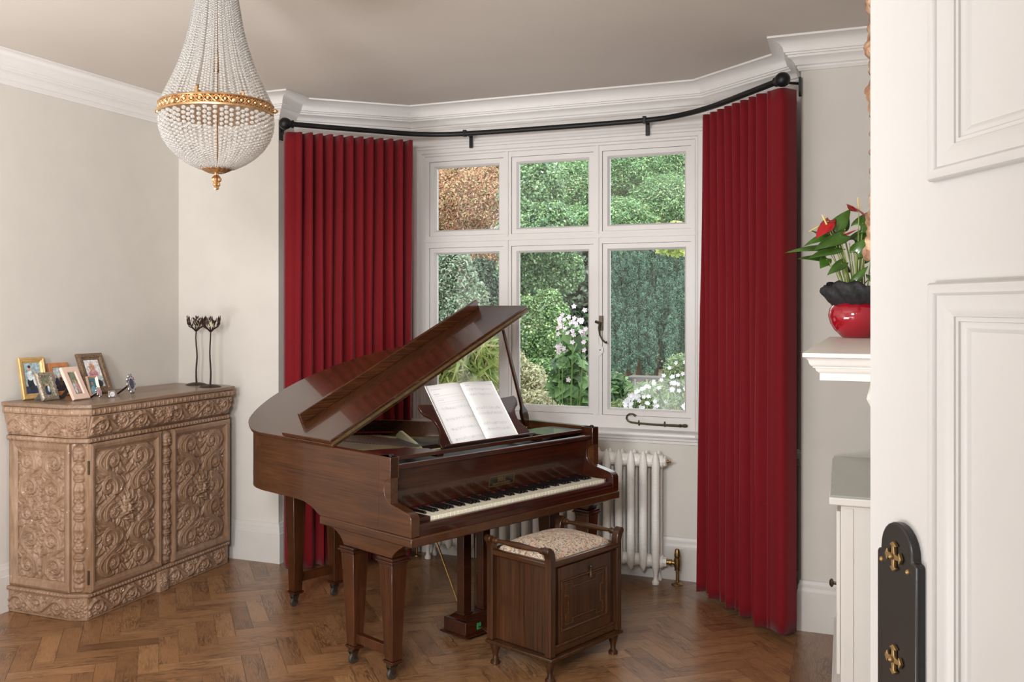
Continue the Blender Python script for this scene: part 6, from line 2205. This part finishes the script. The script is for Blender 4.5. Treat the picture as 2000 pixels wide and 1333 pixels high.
def shrub(name, label, cat, blobs_px, n, size, pal, aspect=0.5, up=0.3, shell=0.55, seed=0, ground=None, hang=0.0, br=6, gz=-0.12, dep=0.8, base_px=None):
    """blobs_px: (px, py, d, rpx, rpy, weight)"""
    bl = []
    for (px, py, d, rx, ry, w) in blobs_px:
        c = at(px, py, d); k = d / F_
        bl.append((c, rx * k, max(rx * k, 0.2) * dep, ry * k, w))
    cx = sum(b_[0].x for b_ in bl) / len(bl); cy = sum(b_[0].y for b_ in bl) / len(bl)
    if base_px is not None:
        q = at(base_px, 600, blobs_px[0][2]); cx, cy = q.x, q.y
    base = Vector((cx, cy, gz))
    t = plant_thing(name, label, cat, base)
    bl = [(rel(b_[0], base), b_[1], b_[2], b_[3], b_[4]) for b_ in bl]
    foliage('foliage', bl, n, size, pal, t, aspect, up, shell, seed, hang)
    rr = random.Random(seed + 50)
    for i, b_ in enumerate(bl[:br]):
        c = Vector(b_[0])
        top = c + Vector((0, 0, b_[3] * 0.6))
        if top.z < 0.1: continue
        s = Vector((rr.uniform(-0.1, 0.1), rr.uniform(-0.1, 0.1), 0))
        r0 = 0.02 + 0.012 * top.z
        mid = s.lerp(c, 0.5) + Vector((rr.uniform(-0.1, 0.1), rr.uniform(-0.1, 0.1), 0))
        trunk(t, [s, mid, c, top], [r0, r0 * 0.7, r0 * 0.45, r0 * 0.15], 'trunk' if i == 0 else 'branch')
    return t, bl, base
G = lambda *a: [(rgb(*c), w) for c, w in a]
# ground
b = MB(); b.prism([(-45, 6.0), (25, 6.0), (30, 60), (-60, 60)], -0.32, -0.12); struct(b.build('ground', plain('garden_soil', rgb(112, 104, 82), 0.95, var=0.2, nscale=3), smooth=0))
pv_ = at(1060, 768, 10.2)
b = MB(); b.prism([(pv_.x - 4, pv_.y - 0.9), (pv_.x + 2.0, pv_.y - 2.2), (pv_.x + 4.5, pv_.y + 2.0), (pv_.x - 2, pv_.y + 3.2)], -0.119, 0.03 + 0.0); struct(b.build('terrace', plain('grey_paving', rgb(150, 150, 156), 0.8, var=0.06, nscale=3), smooth=0))

shrub('rusty_tree', 'tree with browning rust and yellow leaves seen through the top left pane', 'tree',
      [(905, 385, 13, 110, 80, 5), (845, 330, 13.5, 75, 60, 2), (950, 490, 13.0, 40, 38, 1.5), (955, 335, 13, 50, 50, 1.6), (880, 445, 13.3, 70, 40, 1.6)], 90000, 0.036,
      G(((188, 130, 96), 4), ((206, 156, 118), 4), ((214, 184, 142), 3), ((168, 160, 96), 3), ((120, 130, 70), 2), ((164, 92, 66), 2)), 0.42, seed=1, shell=0.25, hang=-0.5)
shrub('bay_shrub', 'rounded grey green glossy shrub in the lower left pane', 'shrub',
      [(880, 560, 8.5, 52, 70, 4), (905, 620, 8.3, 42, 45, 2), (850, 640, 8.6, 50, 80, 2), (925, 590, 8.8, 28, 45, 1)], 36000, 0.036,
      G(((120, 150, 116), 4), ((162, 184, 158), 3), ((82, 112, 78), 3), ((150, 130, 108), 1), ((200, 214, 200), 1)), 0.45, seed=2, shell=0.6)
shrub('dark_evergreen', 'dark evergreen bush behind the grey green shrub', 'shrub',
      [(942, 575, 9.6, 34, 70, 3), (930, 545, 9.6, 28, 35, 1), (942, 650, 9.5, 30, 55, 2)], 24000, 0.050,
      G(((38, 66, 46), 4), ((54, 92, 62), 3), ((92, 134, 92), 1)), 0.4, seed=3)
shrub('broadleaf_tree', 'tall green broadleaf tree filling the middle of the window', 'tree',
      [(1015, 470, 10.6, 50, 60, 2), (1040, 380, 10.5, 62, 70, 4), (1070, 455, 10.2, 62, 60, 3), (1060, 540, 10.7, 62, 50, 3), (1030, 310, 10.8, 50, 40, 1.5), (1105, 530, 10.7, 35, 40, 1.2), (1000, 550, 10.8, 35, 60, 1.2)], 110000, 0.034,
      G(((92, 138, 84), 4), ((132, 176, 116), 3), ((70, 110, 66), 3), ((188, 212, 170), 1.2), ((150, 184, 96), 1)), 0.6, seed=4, shell=0.5, base_px=990, br=1)
shrub('spreading_tree', 'light green spreading tree behind, seen through the top right pane', 'tree',
      [(1300, 400, 19, 75, 60, 3), (1120, 360, 19, 70, 60, 2), (1230, 340, 20, 85, 60, 4), (1200, 430, 18.5, 80, 45, 3), (1110, 440, 18.5, 60, 40, 2), (1330, 320, 20, 60, 50, 2), (1140, 300, 20, 60, 40, 1)], 130000, 0.060,
      G(((110, 158, 100), 4), ((142, 188, 120), 4), ((84, 128, 82), 3), ((172, 204, 132), 1.5), ((176, 150, 110), 0.4)), 0.35, up=1.2, seed=5, shell=0.25, base_px=1395, br=1)
shrub('ivy_climber', 'upright mass of small bright ivy leaves below the broadleaf tree', 'climber',
      [(1075, 655, 9.1, 42, 85, 4), (1030, 662, 9.2, 45, 80, 3), (1060, 735, 9.0, 50, 35, 1.5), (1008, 690, 9.3, 30, 60, 1.5)], 75000, 0.027,
      G(((102, 146, 80), 4), ((146, 184, 108), 3), ((72, 106, 66), 2), ((196, 214, 150), 1)), 0.75, seed=6, shell=0.8)
shrub('ornamental_grass', 'arching yellow green strappy foliage behind the music book', 'grass clump',
      [(890, 725, 6.9, 70, 40, 3), (930, 690, 6.9, 35, 35, 1)], 2600, 0.34,
      G(((172, 190, 98), 4), ((202, 210, 130), 3), ((136, 164, 80), 2), ((214, 200, 150), 1)), 0.075, seed=7, shell=0.1, hang=1.6, br=0)
shrub('silvery_shrub', 'pale silvery cream shrub in the bottom of the middle pane', 'shrub',
      [(1025, 745, 8.2, 45, 38, 3), (1000, 720, 8.2, 35, 40, 2), (1045, 785, 8.0, 45, 24, 2), (975, 730, 8.4, 28, 45, 1)], 14000, 0.035,
      G(((196, 190, 150), 4), ((168, 172, 124), 3), ((214, 206, 176), 2), ((130, 142, 96), 1)), 0.35, seed=8, shell=0.1)
shrub('garden_hedge', 'dark hedge behind everything, closing the garden', 'hedge',
      [(900, 590, 24, 150, 140, 2), (1110, 570, 25, 120, 160, 3), (1250, 570, 27, 160, 170, 3), (1400, 580, 25, 100, 140, 1), (1560, 540, 24, 130, 190, 1.6), (1730, 560, 24, 130, 170, 1.2), (1010, 620, 24, 100, 100, 1)], 90000, 0.17,
      G(((58, 88, 56), 4), ((84, 122, 76), 3), ((40, 60, 42), 2)), 0.5, seed=9, shell=0.4, br=0)

# Irish yew: bundle of upright plumes
yb = at(1262, 640, 14.0); yb.z = -0.12
yew = plant_thing('irish_yew', 'broad dark blue green yew of upright plumes in the lower right pane', 'yew', yb)
rsy = random.Random(21)
bl = []
cores = MB()
rows_ = [(14.6, 440, 20, 11, 9.5), (14.1, 470, 50, 11, 9.5), (13.6, 520, 70, 10, 9.5), (13.2, 585, 60, 8, 11)]
for (d, t0, tr, nP, wpx) in rows_:
    for k in range(nP):
        px = 1182 + (1352 - 1182) * (k + 0.5) / nP + rsy.uniform(-7, 7)
        top = t0 + rsy.uniform(0, tr) + 16 * abs((px - 1262) / 90) ** 2
        bot = min(735, top + rsy.uniform(120, 190)) if d < 14 else 700
        if bot - top < 40: continue
        dd_ = d + rsy.uniform(-0.12, 0.12)
        kk = dd_ / F_
        ymid = (top + bot) / 2; hh = (bot - top) / 2
        c = rel(at(px, ymid, dd_), yb)
        w_ = wpx * rsy.uniform(0.85, 1.2)
        bl.append((c, w_ * kk, w_ * kk, hh * kk, w_ * hh / 420))
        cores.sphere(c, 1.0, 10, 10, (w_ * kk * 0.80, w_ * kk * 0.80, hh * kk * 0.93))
        y = top + 22
        while y < bot - 6:      # knobbly side tufts
            a = rsy.uniform(-1, 1)
            q = rel(at(px + a * w_ * 0.75, y, dd_ - w_ * kk * math.sqrt(max(0, 1 - a * a)) * 0.75), yb)
            r = rsy.uniform(4.0, 6.5) * kk
            bl.append((q, r, r, r * 1.2, 0.17))
            y += rsy.uniform(5, 9)
cores.build('dark_cores', plain('yew_shade_core', rgb(34, 52, 40), 0.95, var=0.2), yew)  # solid dark cores added, standing in for the shade inside the plumes
foliage('foliage', bl, 230000, 0.021, G(((56, 106, 82), 4), ((82, 140, 108), 3), ((124, 176, 138), 2), ((36, 66, 52), 2)), yew, 0.3, up=0.1, seed=10, shell=0.86, hang=0.8, tidy=0.45)
for k in range(4):
    x = (k - 1.5) * 0.16
    trunk(yew, [(x * 0.4, 0, 0), (x, 0.05, 0.5), (x * 1.8, 0.1, 1.3)], [0.10, 0.08, 0.05], 'trunk')

# Japanese anemones
an = at(1112, 700, 7.2); an.z = -0.12
anm = plant_thing('anemone', 'tall anemone with pale pink flowers in the middle lower pane', 'flowering plant', an)
bl = []
for (px, py, rx, ry, w) in ((1115, 715, 34, 28, 3), (1130, 765, 24, 40, 2), (1100, 760, 26, 28, 1.4), (1125, 660, 26, 28, 0.7)):
    c = at(px, py, 7.2); kk = 7.2 / F_
    bl.append((rel(c, an), rx * kk, rx * kk, ry * kk, w))
foliage('foliage', bl, 520, 0.105, G(((92, 140, 70), 4), ((126, 168, 96), 3), ((66, 104, 52), 2)), anm, 0.72, up=1.0, seed=12, shell=0.4)
rsa = random.Random(5)
def flower(par, p, r, name='flower', col=None):
    b = MB()
    a0 = rsa.uniform(0, 6)
    nv = Vector((rsa.uniform(-0.5, 0.5), -1, rsa.uniform(0, 0.8))).normalized()
    s = nv.cross(Vector((0, 0, 1))).normalized(); u = s.cross(nv)
    for k in range(5):
        a = a0 + k * 2 * PI / 5
        d = s * math.cos(a) + u * math.sin(a); e = -s * math.sin(a) + u * math.cos(a)
        q = [p, p + d * r * 0.6 + e * r * 0.36 + nv * r * 0.15, p + d * r + nv * r * 0.25, p + d * r * 0.6 - e * r * 0.36 + nv * r * 0.15]
        b.add(q, [(0, 1, 2, 3)])
    return b
m_pinkf = plain('pink_white_petals', rgb(232, 212, 226), 0.6, var=0.03)
m_whitef = plain('white_petals', rgb(240, 238, 246), 0.6, var=0.02)
m_gstem = plain('green_stalk', rgb(110, 140, 70), 0.6)
for k in range(60):
    px = rsa.uniform(1088, 1145); py = rsa.uniform(598, 690) if k < 50 else rsa.uniform(640, 760)
    p = Vector(rel(at(px, py, rsa.uniform(7.0, 7.4)), an))
    f = flower(anm, p, 0.022).build('flower', m_pinkf, anm, smooth=0)
    if k % 3 == 0:
        b = MB(); b.tube([(rsa.uniform(-0.1, 0.1), 0, 0.3), (p.x * 0.7, p.y, p.z * 0.6), p], [0.004, 0.003, 0.002], 5); b.build('stalk', m_gstem, anm)

for k in range(9):
    b = MB(); x = rsa.uniform(-0.16, 0.16); y = rsa.uniform(-0.08, 0.08); b.tube([(x * 0.5, y * 0.5, 0), (x, y, 0.5), (x * 1.1, y, 1.1)], [0.008, 0.006, 0.003], 5); b.build('stalk', m_gstem, anm)
# white geranium-like bed
wb = at(1275, 760, 6.9); wb.z = -0.12
wf = plant_thing('white_flower_bush', 'sprawling bush covered in white flowers at the bottom of the right pane', 'flowering plant', wb)
bl = []
for (px, py, rx, ry, w) in ((1285, 775, 62, 30, 4), (1330, 740, 34, 50, 3), (1225, 798, 36, 20, 1.2), (1350, 780, 35, 50, 2)):
    c = at(px, py, 6.9); kk = 6.9 / F_
    bl.append((rel(c, wb), rx * kk, rx * kk, ry * kk, w))
foliage('foliage', bl, 9000, 0.050, G(((150, 180, 120), 4), ((184, 206, 160), 3), ((110, 146, 84), 2), ((200, 196, 120), 0.6)), wf, 0.2, up=0.6, seed=13, shell=0.2, hang=1.0)
for k in range(95):
    t = rsa.random()
    px = rsa.uniform(1218, 1345)
    lo = 800; hi = 785 - (px - 1215) * 0.72 if px > 1240 else 770
    py = rsa.uniform(max(690, hi), lo)
    p = Vector(rel(at(px, py, rsa.uniform(6.6, 6.85)), wb))
    f = flower(wf, p, 0.018).build('flower', m_whitef, wf, smooth=0)
gp = at(1210, 765, 7.4); gp.z = -0.12
pe = plant_thing('leafy_perennial', 'mid green leafy perennial below the yew at the left of the right pane', 'plant', gp)
bl = []
for (px, py, rx, ry, w) in ((1208, 755, 26, 30, 3), (1225, 775, 22, 22, 2), (1195, 790, 24, 22, 2)):
    c = at(px, py, 7.4); kk = 7.4 / F_
    bl.append((rel(c, gp), rx * kk, rx * kk, ry * kk, w))
foliage('foliage', bl, 420, 0.095, G(((96, 146, 78), 4), ((134, 178, 110), 2), ((64, 104, 56), 2)), pe, 0.36, up=1.2, seed=14, shell=0.3)
for k in range(7):
    b = MB(); x = rsa.uniform(-0.12, 0.12); y = rsa.uniform(-0.08, 0.08); b.tube([(x * 0.5, y * 0.5, 0), (x, y, 0.45), (x * 1.3, y, 0.95)], [0.008, 0.006, 0.003], 5); b.build('stalk', m_gstem, pe)
# low garden bench under the yew
bn = at(1275, 742, 11.0); bn.z = -0.12
bench = plant_thing('garden_bench', 'weathered grey bench half hidden beneath the yew', 'bench', bn)
hb = at(1275, 736, 11.0).z + 0.12
b = MB(); b.box(-0.28, 0.16, -0.16, 0.16, hb - 0.022, hb); b.build('seat', plain('weathered_wood', rgb(84, 80, 76), 0.8), bench, bevel=0.004)
for x in (-0.25, 0.13):
    for y in (-0.13, 0.13):
        b = MB(); b.box(x - 0.02, x + 0.02, y - 0.02, y + 0.02, 0.0, hb - 0.0225); b.build('leg', plain('weathered_wood', rgb(150, 142, 136), 0.8), bench)
# lime green catalpa bough over the yew
shrub('lime_leaved_tree', 'bright lime green leafy bough hanging at the top of the right pane', 'tree',
      [(1385, 430, 8.7, 40, 60, 2), (1318, 468, 8.6, 46, 34, 4), (1285, 455, 8.8, 30, 18, 1)], 1300, 0.062,
      G(((190, 212, 90), 4), ((214, 226, 120), 2), ((160, 190, 76), 2)), 0.75, seed=15, shell=0.2, br=1, base_px=1430)
